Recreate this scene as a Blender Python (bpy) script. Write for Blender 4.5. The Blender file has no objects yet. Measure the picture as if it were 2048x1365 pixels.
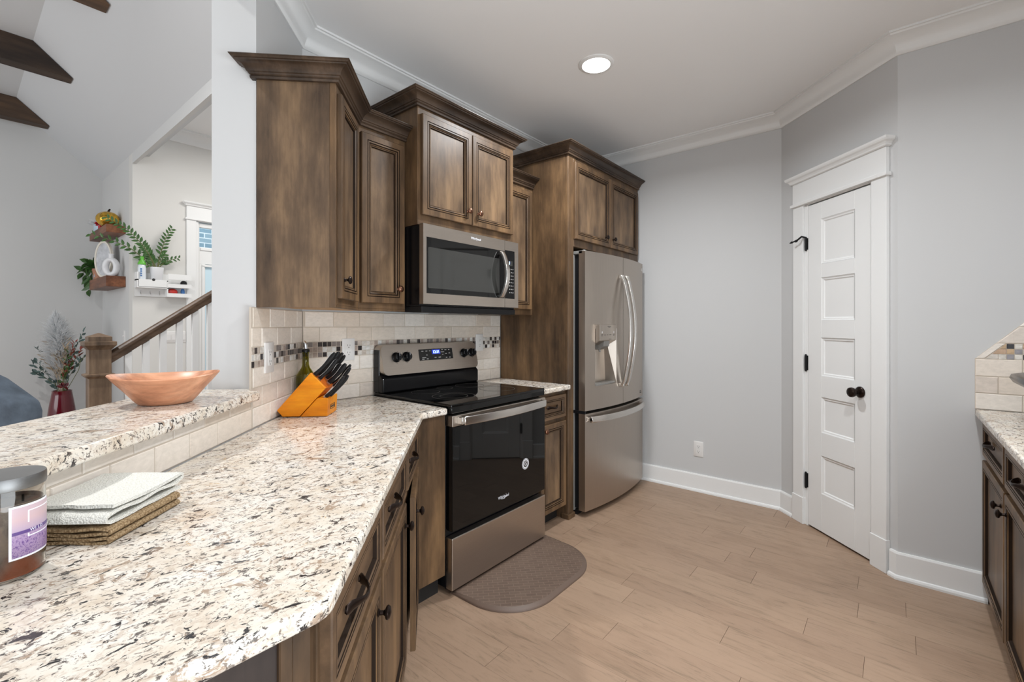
import bpy, bmesh, math, random
from mathutils import Vector, Matrix, noise
random.seed(7)
PI = math.pi
SC = bpy.context.scene
COL = SC.collection
R2 = math.sqrt(0.5)

# ------------------------------------------------------------------ camera
HEAD = 39.502
CAM_Z = 1.29
cd = bpy.data.cameras.new('camera'); cam = bpy.data.objects.new('camera', cd); COL.objects.link(cam)
cam.location = (0, 0, CAM_Z); cam.rotation_euler = (PI/2, 0, math.radians(HEAD - 90))
cd.sensor_width = 36.0; cd.lens = 927.698/2048*36.0; cd.shift_y = -(682.5-649.89)/2048
cd.clip_start = 0.02; cd.clip_end = 60
SC.camera = cam

# ------------------------------------------------------------------ light and exposure
SC.view_settings.view_transform = 'Standard'
SC.view_settings.look = 'None'
SC.view_settings.gamma = 1.0
SC.view_settings.use_curve_mapping = False
SC.view_settings.exposure = 0.33
W = bpy.data.worlds.new('daylight'); SC.world = W; W.use_nodes = True
W.node_tree.nodes['Background'].inputs[0].default_value = (0.87, 0.94, 1.0, 1)
W.node_tree.nodes['Background'].inputs[1].default_value = 0.58

def area(name, loc, target, sx, sy, power, color=(1, 1, 1), spread=180):
    d = bpy.data.lights.new(name, 'AREA'); d.shape = 'RECTANGLE'; d.size = sx; d.size_y = sy
    d.energy = power; d.color = color; d.spread = math.radians(spread)
    o = bpy.data.objects.new(name, d); COL.objects.link(o); o.location = loc
    o.rotation_euler = (Vector(target)-Vector(loc)).to_track_quat('-Z', 'Y').to_euler()
    return o
def downlight(name, x, y, z, power, r=0.075, color=(0.94, 0.975, 1.0)):
    d = bpy.data.lights.new(name, 'AREA'); d.shape = 'DISK'; d.size = 2*r; d.energy = power; d.color = color
    d.spread = math.radians(160)
    o = bpy.data.objects.new(name, d); COL.objects.link(o); o.location = (x, y, z)
    return o
# living room window daylight, added fill behind the camera, ceiling cans, an unseen entry hall area light
area('living_window_daylight', (-3.4, 4.6, 1.9), (0.6, 5.8, 1.8), 3.2, 2.2, 52, (0.97, 0.985, 1.0))
area('dining_side_fill', (-2.2, -2.2, 1.15), (1.4, 0.9, 1.0), 3.0, 2.0, 24, (0.92, 0.965, 1.0))  # unseen lamp added on the camera side for flat fill
area('ceiling_fill_uplight', (0.6, -2.2, 0.06), (1.6, 0.8, 2.7), 2.6, 2.2, 175, (0.87, 0.945, 1.0))  # unseen uplight added at floor level to brighten the ceiling
area('entry_hall_light', (2.3, 4.6, 3.3), (2.3, 4.6, 0), 0.8, 0.8, 30, (1.0, 0.97, 0.92))
area('porch_daylight', (2.2, 7.2, 3.6), (2.2, 7.6, 1.5), 1.6, 1.0, 26, (0.95, 0.98, 1.0))
downlight('living_lamp', -0.35, 2.75, 3.70, 44, 0.07, (1.0, 0.99, 0.975))
LAMPS = [(2.318, 1.297), (1.45, -0.05), (0.3, -1.4)]
for _x, _y in LAMPS:
    downlight('recessed_lamp', _x, _y, 2.742, 19)

# ------------------------------------------------------------------ materials
def new_mat(name):
    m = bpy.data.materials.new(name); m.use_nodes = True
    nt = m.node_tree; b = nt.nodes['Principled BSDF']
    return m, nt, b
def N(nt, t, **kw):
    n = nt.nodes.new(t)
    for k, v in kw.items(): setattr(n, k, v)
    return n
def ramp(nt, stops, interp='LINEAR'):
    r = N(nt, 'ShaderNodeValToRGB'); cr = r.color_ramp; cr.interpolation = interp
    while len(cr.elements) > 1: cr.elements.remove(cr.elements[-1])
    cr.elements[0].position = stops[0][0]; cr.elements[0].color = (*stops[0][1], 1)
    for p, c in stops[1:]:
        e = cr.elements.new(p); e.color = (*c, 1)
    return r
def srgb(r, g, b):
    f = lambda c: (c/255/12.92 if c/255 <= .04045 else ((c/255+.055)/1.055)**2.4)
    return (f(r), f(g), f(b))
def coords(nt, scale=(1, 1, 1), rot=(0, 0, 0), space='Object'):
    tc = N(nt, 'ShaderNodeTexCoord'); mp = N(nt, 'ShaderNodeMapping')
    mp.inputs['Scale'].default_value = scale; mp.inputs['Rotation'].default_value = rot
    nt.links.new(tc.outputs[space], mp.inputs[0]); return mp.outputs[0]
def tex_noise(nt, vec, scale, detail=4, rough=0.55, dist=0.0):
    n = N(nt, 'ShaderNodeTexNoise'); n.inputs['Scale'].default_value = scale; n.inputs['Detail'].default_value = detail
    n.inputs['Roughness'].default_value = rough; n.inputs['Distortion'].default_value = dist
    nt.links.new(vec, n.inputs['Vector']); return n.outputs['Fac']
def mix(nt, fac, a, b, mode='MIX'):
    x = N(nt, 'ShaderNodeMix', data_type='RGBA', blend_type=mode)
    for sock, v in ((x.inputs[0], fac), (x.inputs[6], a), (x.inputs[7], b)):
        if isinstance(v, (int, float)): sock.default_value = v
        elif isinstance(v, tuple): sock.default_value = (*v, 1)
        else: nt.links.new(v, sock)
    return x.outputs[2]
def bump(nt, b, height, strength=0.2, dist=0.002):
    n = N(nt, 'ShaderNodeBump'); n.inputs['Strength'].default_value = strength; n.inputs['Distance'].default_value = dist
    nt.links.new(height, n.inputs['Height']); nt.links.new(n.outputs[0], b.inputs['Normal'])
def plain(name, col, rough=0.5, metal=0.0, spec=0.5, vary=0.0, vscale=8.0, bumps=0.0, bscale=200.0, coat=0.0, emit=None, es=0.0):
    m, nt, b = new_mat(name)
    b.inputs['Base Color'].default_value = (*col, 1); b.inputs['Roughness'].default_value = rough
    b.inputs['Metallic'].default_value = metal; b.inputs['Specular IOR Level'].default_value = spec
    b.inputs['Coat Weight'].default_value = coat
    v = None
    if vary or bumps: v = coords(nt)
    if vary:
        f = tex_noise(nt, v, vscale)
        r = ramp(nt, [(0.3, tuple(c*(1-vary) for c in col)), (0.7, tuple(min(1, c*(1+vary)) for c in col))])
        nt.links.new(f, r.inputs[0]); nt.links.new(r.outputs[0], b.inputs['Base Color'])
    if bumps: bump(nt, b, tex_noise(nt, v, bscale, 2), bumps, 0.001)
    if emit:
        b.inputs['Emission Color'].default_value = (*emit, 1); b.inputs['Emission Strength'].default_value = es
    return m
def wood(name, dark, mid, light, axis='Z', rough=0.36, blotch=4.0, grain=70.0, lo=0.32, hi=0.68, gmix=0.45, coat=0.04):
    m, nt, b = new_mat(name)
    i = 'XYZ'.index(axis)
    s1 = [1, 1, 1]; s1[i] = 0.28; s2 = [1, 1, 1]; s2[i] = 0.05
    v1 = coords(nt, s1); v2 = coords(nt, s2)
    f1 = tex_noise(nt, v1, blotch, 6, 0.62, 0.1)
    r1 = ramp(nt, [(lo, dark), ((lo+hi)/2, mid), (hi, light)]); nt.links.new(f1, r1.inputs[0])
    f2 = tex_noise(nt, v2, grain, 6, 0.65)
    r2 = ramp(nt, [(0.3, (0.45, 0.42, 0.40)), (0.62, (1.12, 1.1, 1.08))]); nt.links.new(f2, r2.inputs[0])
    c = mix(nt, gmix, r1.outputs[0], r2.outputs[0], 'MULTIPLY')
    nt.links.new(c, b.inputs['Base Color']); b.inputs['Roughness'].default_value = rough
    b.inputs['Coat Weight'].default_value = coat; b.inputs['Coat Roughness'].default_value = 0.35; b.inputs['Specular IOR Level'].default_value = 0.32
    bump(nt, b, f2, 0.08, 0.0008)
    return m
M = {}
M['cab'] = wood('burnished_maple', srgb(56, 43, 31), srgb(92, 71, 51), srgb(126, 98, 69), blotch=6.0, gmix=0.4, rough=0.42)
M['cabx'] = wood('burnished_maple_along', srgb(58, 45, 34), srgb(96, 75, 56), srgb(126, 100, 73), axis='X', blotch=6.0, gmix=0.4, rough=0.42)
M['panel'] = wood('burnished_maple_panel', srgb(66, 52, 41), srgb(102, 82, 63), srgb(136, 110, 83), blotch=8.5, lo=0.30, hi=0.70, gmix=0.35, rough=0.40)
M['glaze'] = plain('dark_glaze', srgb(36, 26, 19), 0.7, spec=0.1)
M['crown'] = wood('crown_maple', srgb(48, 38, 31), srgb(72, 58, 47), srgb(98, 80, 65), axis='X', blotch=6.0, gmix=0.45, rough=0.38)
M['endpanel'] = wood('shaded_end_wood', srgb(40, 33, 31), srgb(54, 45, 41), srgb(66, 55, 49), blotch=3, gmix=0.3, rough=0.5)  # shade on the peninsula end is put into this darker wood colour
M['toe'] = plain('toe_kick_black', srgb(22, 18, 16), 0.7)
M['cabraw'] = plain('raw_maple_underside', srgb(190, 150, 105), 0.6, vary=0.1)
M['newel'] = wood('weathered_oak', srgb(74, 60, 48), srgb(112, 92, 74), srgb(140, 118, 96), blotch=8, grain=40, gmix=0.7, rough=0.5)
M['rail'] = wood('rail_oak', srgb(64, 50, 40), srgb(92, 74, 60), srgb(120, 98, 80), axis='X', blotch=8, grain=40, gmix=0.7, rough=0.4)
M['beam'] = wood('stained_beam', srgb(48, 40, 36), srgb(78, 62, 50), srgb(108, 82, 60), axis='X', blotch=2.5, grain=18, gmix=0.6, rough=0.6, coat=0)
M['shelf'] = wood('walnut', srgb(84, 52, 38), srgb(118, 74, 52), srgb(150, 98, 68), axis='Y', blotch=6, grain=45, gmix=0.6, rough=0.45)
M['block'] = wood('honey_oak', srgb(206, 112, 10), srgb(232, 140, 16), srgb(246, 164, 30), axis='X', blotch=12, grain=60, gmix=0.25, rough=0.35)
M['blocktop'] = wood('honey_oak_end', srgb(170, 78, 10), srgb(200, 96, 14), srgb(222, 118, 22), axis='X', blotch=30, grain=90, gmix=0.4, rough=0.5)
M['bowl'] = wood('turned_cherry', srgb(160, 104, 76), srgb(206, 146, 112), srgb(228, 174, 140), axis='X', blotch=14, grain=40, gmix=0.5, rough=0.36, coat=0.1)
M['wall'] = plain('wall_paint', srgb(200, 200, 200), 0.75, spec=0.25)
M['wallliv'] = plain('living_wall_paint', srgb(208, 208, 207), 0.78, spec=0.2)
M['foyer'] = plain('foyer_wall_paint', srgb(216, 214, 210), 0.78, spec=0.2)
M['ceil'] = plain('ceiling_paint', srgb(243, 243, 243), 0.85, spec=0.1)
M['vault'] = plain('vault_paint', srgb(206, 208, 210), 0.85, spec=0.1)
M['trim'] = plain('trim_enamel', srgb(232, 232, 231), 0.38, spec=0.4)
M['dark'] = plain('void_dark', (0.01, 0.01, 0.01), 0.9)
M['plastic'] = plain('white_plastic', srgb(226, 224, 222), 0.35)
M['slot'] = plain('slot_dark', srgb(40, 38, 38), 0.5)
M['bronze'] = plain('oil_rubbed_bronze', srgb(46, 36, 32), 0.3, metal=0.8, vary=0.25, vscale=60)
M['copper'] = plain('worn_copper_bronze', srgb(120, 84, 66), 0.32, metal=0.85, vary=0.3, vscale=80)
M['black'] = plain('black_enamel', (0.005, 0.005, 0.006), 0.2, spec=0.28)
M['glassblk'] = plain('black_glass', (0.004, 0.004, 0.004), 0.03, spec=0.34)
M['mwinner'] = plain('microwave_window', srgb(52, 52, 50), 0.06, spec=0.5)
M['matteblk'] = plain('matte_black', (0.007, 0.007, 0.008), 0.45, spec=0.3)
def steel(name, col, rough, axis='X'):
    m, nt, b = new_mat(name)
    s = [1, 1, 1]; s['XYZ'.index(axis)] = 0.01
    f = tex_noise(nt, coords(nt, s), 500, 3)
    r = ramp(nt, [(0.3, tuple(c*0.94 for c in col)), (0.7, tuple(min(1, c*1.04) for c in col))]); nt.links.new(f, r.inputs[0])
    nt.links.new(r.outputs[0], b.inputs['Base Color']); b.inputs['Metallic'].default_value = 1.0
    mr = N(nt, 'ShaderNodeMapRange'); mr.inputs[3].default_value = rough*0.8; mr.inputs[4].default_value = rough*1.2
    nt.links.new(f, mr.inputs[0]); nt.links.new(mr.outputs[0], b.inputs['Roughness'])
    return m
M['steel'] = steel('brushed_steel', srgb(186, 176, 166), 0.34)
M['steelz'] = steel('brushed_steel_upright', srgb(184, 174, 164), 0.34, 'Z')
M['steelhi'] = steel('polished_steel', srgb(214, 210, 205), 0.22)
M['lidsteel'] = steel('brushed_lid', srgb(128, 128, 128), 0.45)
M['grey'] = plain('grey_cabinet_metal', srgb(140, 138, 134), 0.45, metal=0.3)
M['chrome'] = plain('chrome', srgb(225, 225, 228), 0.12, metal=1)
M['glow'] = plain('lamp_diffuser', (1, 1, 1), 0.5, emit=(1.0, 0.97, 0.93), es=9)
M['led'] = plain('blue_led', (0.02, 0.05, 0.5), 0.4, emit=(0.35, 0.55, 1.0), es=3.5)
M['leddim'] = plain('blue_led_glow', (0.01, 0.02, 0.2), 0.4, emit=(0.02, 0.05, 0.6), es=0.5)
M['print'] = plain('grey_print', srgb(170, 168, 165), 0.5)
M['printdk'] = plain('dark_print', srgb(70, 66, 62), 0.5)
M['grout'] = plain('tile_grout', srgb(196, 184, 170), 0.85)

def mk_tile(name, stops, rough=0.5, interp='LINEAR', vein=0.12):
    m, nt, b = new_mat(name)
    g = N(nt, 'ShaderNodeNewGeometry')
    r = ramp(nt, stops, interp); nt.links.new(g.outputs['Random Per Island'], r.inputs[0])
    f = tex_noise(nt, coords(nt, (1, 1, 2.2)), 34, 5, 0.65, 0.6)
    r2 = ramp(nt, [(0.3, (1-vein, 1-vein, 1-vein*1.1)), (0.7, (1+vein*.4,)*3)]); nt.links.new(f, r2.inputs[0])
    c = mix(nt, 1.0, r.outputs[0], r2.outputs[0], 'MULTIPLY')
    nt.links.new(c, b.inputs['Base Color']); b.inputs['Roughness'].default_value = rough
    bump(nt, b, f, 0.15, 0.001)
    return m
M['tile'] = mk_tile('travertine_tile', [(0, srgb(220, 207, 193)), (0.35, srgb(231, 220, 208)), (0.7, srgb(236, 229, 221)), (1, srgb(214, 201, 189))], 0.48)
M['mosaic'] = mk_tile('mosaic_tile', [(0, srgb(214, 208, 202)), (0.2, srgb(66, 58, 56)), (0.34, srgb(166, 150, 140)), (0.46, srgb(222, 220, 218)), (0.58, srgb(128, 118, 114)), (0.68, srgb(196, 184, 174)), (0.80, srgb(44, 38, 40)), (0.90, srgb(178, 160, 150))], 0.25, 'CONSTANT', 0.3)
M['mosaic2'] = mk_tile('mosaic_tile_warm', [(0, srgb(216, 208, 200)), (0.22, srgb(200, 170, 135)), (0.4, srgb(150, 146, 150)), (0.55, srgb(224, 218, 210)), (0.68, srgb(196, 165, 138)), (0.86, srgb(40, 36, 40)), (0.93, srgb(180, 160, 140))], 0.25, 'CONSTANT', 0.3)

def mk_granite():
    m, nt, b = new_mat('speckled_granite')
    rot = (0, 0, math.radians(50))
    v = coords(nt, (1, 1, 1), rot)
    vs = coords(nt, (0.95, 1.15, 1.1), rot)
    vs2 = coords(nt, (0.88, 1.4, 1.2), (0, 0, math.radians(58)))
    base = ramp(nt, [(0.28, srgb(202, 185, 164)), (0.46, srgb(220, 211, 198)), (0.7, srgb(229, 225, 219))])
    nt.links.new(tex_noise(nt, vs, 11, 6, 0.66, 0.5), base.inputs[0])
    c = base.outputs[0]
    def layer(c, scale, lo, hi, col, detail=5, rough=0.6, dist=0.6, vec=vs, amt=1.0):
        f = tex_noise(nt, vec, scale, detail, rough, dist)
        r = ramp(nt, [(lo, (0, 0, 0)), (hi, (amt, amt, amt))]); nt.links.new(f, r.inputs[0])
        return mix(nt, r.outputs[0], c, col)
    c = layer(c, 42.0, 0.52, 0.60, srgb(196, 180, 164), 6, 0.72, 1.0, vs, 0.75)
    c = layer(c, 13.0, 0.575, 0.605, srgb(160, 138, 118), 8, 0.74, 1.6, vs, 0.9)
    c = layer(c, 20.0, 0.605, 0.63, srgb(122, 98, 80), 8, 0.75, 1.8, vs2, 0.9)
    c = layer(c, 9.0, 0.645, 0.67, srgb(196, 158, 104), 8, 0.75, 1.2, vs, 0.8)
    c = layer(c, 36.0, 0.592, 0.615, srgb(54, 52, 53), 5, 0.66, 1.0, vs2)
    c = layer(c, 64.0, 0.595, 0.625, srgb(80, 72, 68), 4, 0.66, 0.8, vs2, 0.9)
    c = layer(c, 115.0, 0.60, 0.64, srgb(110, 98, 90), 3, 0.6, 0.5, vs2, 0.8)
    nt.links.new(c, b.inputs['Base Color'])
    b.inputs['Roughness'].default_value = 0.18; b.inputs['Specular IOR Level'].default_value = 0.45
    return m
M['granite'] = mk_granite()
def mk_floor():
    m, nt, b = new_mat('oak_plank_floor')
    g = N(nt, 'ShaderNodeNewGeometry')
    r = ramp(nt, [(0, srgb(154, 128, 107)), (0.4, srgb(161, 135, 113)), (0.7, srgb(157, 131, 110)), (1, srgb(165, 139, 117))])
    nt.links.new(g.outputs['Random Per Island'], r.inputs[0])
    v = coords(nt, (1, 0.09, 1))
    f = tex_noise(nt, v, 48, 7, 0.74, 1.2)
    r2 = ramp(nt, [(0.36, (0.62, 0.63, 0.60)), (0.48, (1, 1, 1)), (0.75, (1.06, 1.05, 1.04))]); nt.links.new(f, r2.inputs[0])
    c = mix(nt, 0.75, r.outputs[0], r2.outputs[0], 'MULTIPLY')
    f3 = tex_noise(nt, coords(nt, (1, 0.35, 1)), 7, 5, 0.7, 1.5)
    r3 = ramp(nt, [(0.34, (0.82, 0.80, 0.78)), (0.52, (1, 1, 1))]); nt.links.new(f3, r3.inputs[0])
    c = mix(nt, 0.6, c, r3.outputs[0], 'MULTIPLY')
    nt.links.new(c, b.inputs['Base Color']); b.inputs['Roughness'].default_value = 0.42
    bump(nt, b, f, 0.12, 0.001)
    return m
M['floor'] = mk_floor()
M['floorgap'] = plain('plank_gap', srgb(116, 92, 74), 0.8)
def mk_mat():
    m, nt, b = new_mat('woven_vinyl_mat')
    v = coords(nt, (1, 1, 1), (0, 0, math.radians(45)))
    ck = N(nt, 'ShaderNodeTexBrick'); nt.links.new(v, ck.inputs['Vector'])
    ck.inputs['Scale'].default_value = 1.0; ck.inputs['Brick Width'].default_value = 0.05; ck.inputs['Row Height'].default_value = 0.022
    ck.inputs['Mortar Size'].default_value = 0.0012; ck.inputs['Mortar Smooth'].default_value = 0.3
    ck.inputs['Color1'].default_value = (*srgb(104, 86, 74), 1); ck.inputs['Color2'].default_value = (*srgb(96, 78, 67), 1)
    ck.inputs['Mortar'].default_value = (*srgb(126, 106, 92), 1)
    nt.links.new(ck.outputs['Color'], b.inputs['Base Color']); b.inputs['Roughness'].default_value = 0.55
    bump(nt, b, ck.outputs['Fac'], 0.4, 0.002)
    return m
M['mat'] = mk_mat(); M['matedge'] = plain('mat_edge', srgb(98, 80, 69), 0.5)
def mk_glass(name, col, rough=0.0, ior=1.45):
    m, nt, b = new_mat(name)
    b.inputs['Base Color'].default_value = (*col, 1); b.inputs['Transmission Weight'].default_value = 1.0
    b.inputs['Roughness'].default_value = rough; b.inputs['IOR'].default_value = ior
    return m
M['greenglass'] = mk_glass('olive_green_glass', (0.42, 0.40, 0.03), 0.02)
M['jarglass'] = mk_glass('smoky_glass', (0.80, 0.77, 0.73), 0.0, 1.3)
M['pane'] = mk_glass('window_glass', (0.93, 0.97, 1.0), 0.0, 1.05)
M['oil'] = plain('olive_oil', srgb(62, 52, 12), 0.2)
def mk_wax():
    m, nt, b = new_mat('sooty_amber_wax')
    v = coords(nt)
    f = tex_noise(nt, v, 30, 5, 0.65, 1.0)
    r = ramp(nt, [(0.3, srgb(84, 70, 60)), (0.5, srgb(124, 112, 104)), (0.66, srgb(150, 132, 116))]); nt.links.new(f, r.inputs[0])
    f2 = tex_noise(nt, v, 9, 2); r2 = ramp(nt, [(0.52, (0, 0, 0)), (0.62, (0.9, 0.9, 0.9))]); nt.links.new(f2, r2.inputs[0])
    nt.links.new(mix(nt, r2.outputs[0], r.outputs[0], srgb(158, 78, 32)), b.inputs['Base Color']); b.inputs['Roughness'].default_value = 0.4
    return m
M['wax'] = mk_wax()
def mk_label():
    m, nt, b = new_mat('lavender_label_print')
    tc = N(nt, 'ShaderNodeTexCoord'); sp = N(nt, 'ShaderNodeSeparateXYZ'); nt.links.new(tc.outputs['Object'], sp.inputs[0])
    mr = N(nt, 'ShaderNodeMapRange'); mr.inputs[1].default_value = 0.037; mr.inputs[2].default_value = 0.113; nt.links.new(sp.outputs[2], mr.inputs[0])
    g = ramp(nt, [(0, srgb(150, 128, 158)), (0.35, srgb(164, 138, 176)), (0.55, srgb(180, 160, 180)), (0.75, srgb(196, 168, 172)), (1, srgb(190, 168, 176))]); nt.links.new(mr.outputs[0], g.inputs[0])
    f = tex_noise(nt, coords(nt), 420, 3, 0.7); r = ramp(nt, [(0.5, (0, 0, 0)), (0.62, (1, 1, 1))]); nt.links.new(f, r.inputs[0])
    low = ramp(nt, [(0.3, (1, 1, 1)), (0.52, (0, 0, 0))]); nt.links.new(mr.outputs[0], low.inputs[0])
    k = mix(nt, 1.0, r.outputs[0], low.outputs[0], 'MULTIPLY')
    c = mix(nt, k, g.outputs[0], srgb(96, 62, 130))
    nt.links.new(c, b.inputs['Base Color']); b.inputs['Roughness'].default_value = 0.35
    return m
M['label'] = mk_label(); M['labelwhite'] = plain('label_white', srgb(235, 236, 242), 0.4); M['labelpurple'] = plain('label_purple', srgb(92, 66, 128), 0.4)
M['lav'] = plain('label_pink', srgb(206, 186, 192), 0.4)
def mk_cloth(name, col, dark, scale):
    m, nt, b = new_mat(name)
    v = coords(nt); vo = N(nt, 'ShaderNodeTexVoronoi'); vo.inputs['Scale'].default_value = scale; nt.links.new(v, vo.inputs['Vector'])
    r = ramp(nt, [(0.1, col), (0.8, dark)]); nt.links.new(vo.outputs['Distance'], r.inputs[0])
    nt.links.new(r.outputs[0], b.inputs['Base Color']); b.inputs['Roughness'].default_value = 0.9; b.inputs['Specular IOR Level'].default_value = 0.1
    iv = N(nt, 'ShaderNodeMath', operation='SUBTRACT'); iv.inputs[0].default_value = 1.0; nt.links.new(vo.outputs['Distance'], iv.inputs[1])
    bump(nt, b, iv.outputs[0], 0.9, 0.002)
    return m
M['cloth'] = mk_cloth('white_terry', srgb(234, 233, 226), srgb(214, 213, 206), 300)
M['cloth2'] = mk_cloth('tan_terry', srgb(186, 162, 128), srgb(128, 104, 76), 260)
M['clothedge'] = plain('tan_cloth_edge', srgb(206, 190, 160), 0.9)
M['velvet'] = plain('blue_grey_velvet', srgb(84, 94, 106), 0.75, vary=0.3, vscale=9, spec=0.3)
M['redvase'] = plain('red_lacquer', srgb(94, 8, 24), 0.15, coat=0.6)
M['leaf'] = plain('green_leaf', srgb(58, 94, 42), 0.45, vary=0.35, vscale=20)
M['leafdk'] = plain('grey_green_leaf', srgb(72, 92, 88), 0.6, vary=0.4, vscale=20)
M['stem'] = plain('stem', srgb(96, 100, 56), 0.6)
M['pampas'] = plain('white_pampas', srgb(214, 216, 218), 0.95, spec=0.05)
_m = M['pampas']; _nt = _m.node_tree; _tr = N(_nt, 'ShaderNodeBsdfTranslucent'); _tr.inputs[0].default_value = (*srgb(238, 239, 240), 1)
_mx = N(_nt, 'ShaderNodeMixShader'); _mx.inputs[0].default_value = 0.5
_nt.nodes['Principled BSDF'].inputs['Base Color'].default_value = (*srgb(236, 237, 238), 1)
_nt.links.new(_nt.nodes['Principled BSDF'].outputs[0], _mx.inputs[1]); _nt.links.new(_tr.outputs[0], _mx.inputs[2]); _nt.links.new(_mx.outputs[0], _nt.nodes['Material Output'].inputs[0])
M['straw'] = plain('dried_straw', srgb(176, 156, 130), 0.9)
M['redleaf'] = plain('russet_leaf', srgb(130, 60, 48), 0.7, vary=0.3, vscale=30)
M['ceramic'] = plain('white_ceramic', srgb(224, 224, 226), 0.3)
M['ceramicblue'] = plain('pale_blue_ceramic', srgb(186, 206, 220), 0.35)
M['terracotta'] = plain('terracotta', srgb(176, 128, 104), 0.7)
M['gold'] = plain('gold_mercury_glass', srgb(214, 170, 70), 0.18, metal=0.9, vary=0.35, vscale=25)
M['redbow'] = plain('red_bow', srgb(176, 20, 40), 0.3)
M['greencap'] = plain('green_plastic', srgb(96, 178, 60), 0.35)
M['bottleclear'] = plain('clear_spray_bottle', srgb(220, 226, 232), 0.25)
M['frosted'] = plain('frosted_daylit_glass', srgb(205, 229, 240), 0.35)  # daylight behind the tall pane is put into this pale opaque colour
M['redtoy'] = plain('red_trinket', srgb(200, 50, 40), 0.4); M['bluetoy'] = plain('blue_trinket', srgb(60, 110, 170), 0.4)
M['picture'] = plain('oval_artwork', srgb(196, 198, 202), 0.5, vary=0.25, vscale=14)
M['ivory'] = plain('ivory_frame', srgb(226, 220, 208), 0.5)
def mk_outbrick():
    m, nt, b = new_mat('pale_outside_brick')
    t = N(nt, 'ShaderNodeTexBrick'); nt.links.new(coords(nt, (1, 1, 1), (PI/2, 0, 0)), t.inputs['Vector'])
    t.inputs['Scale'].default_value = 1; t.inputs['Brick Width'].default_value = 0.2; t.inputs['Row Height'].default_value = 0.075; t.inputs['Mortar Size'].default_value = 0.008
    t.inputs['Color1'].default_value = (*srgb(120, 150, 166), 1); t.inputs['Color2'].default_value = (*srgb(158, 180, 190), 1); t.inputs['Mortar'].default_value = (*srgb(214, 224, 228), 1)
    nt.links.new(t.outputs[0], b.inputs['Base Color']); b.inputs['Roughness'].default_value = 0.9
    return m
M['outbrick'] = mk_outbrick()

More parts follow.
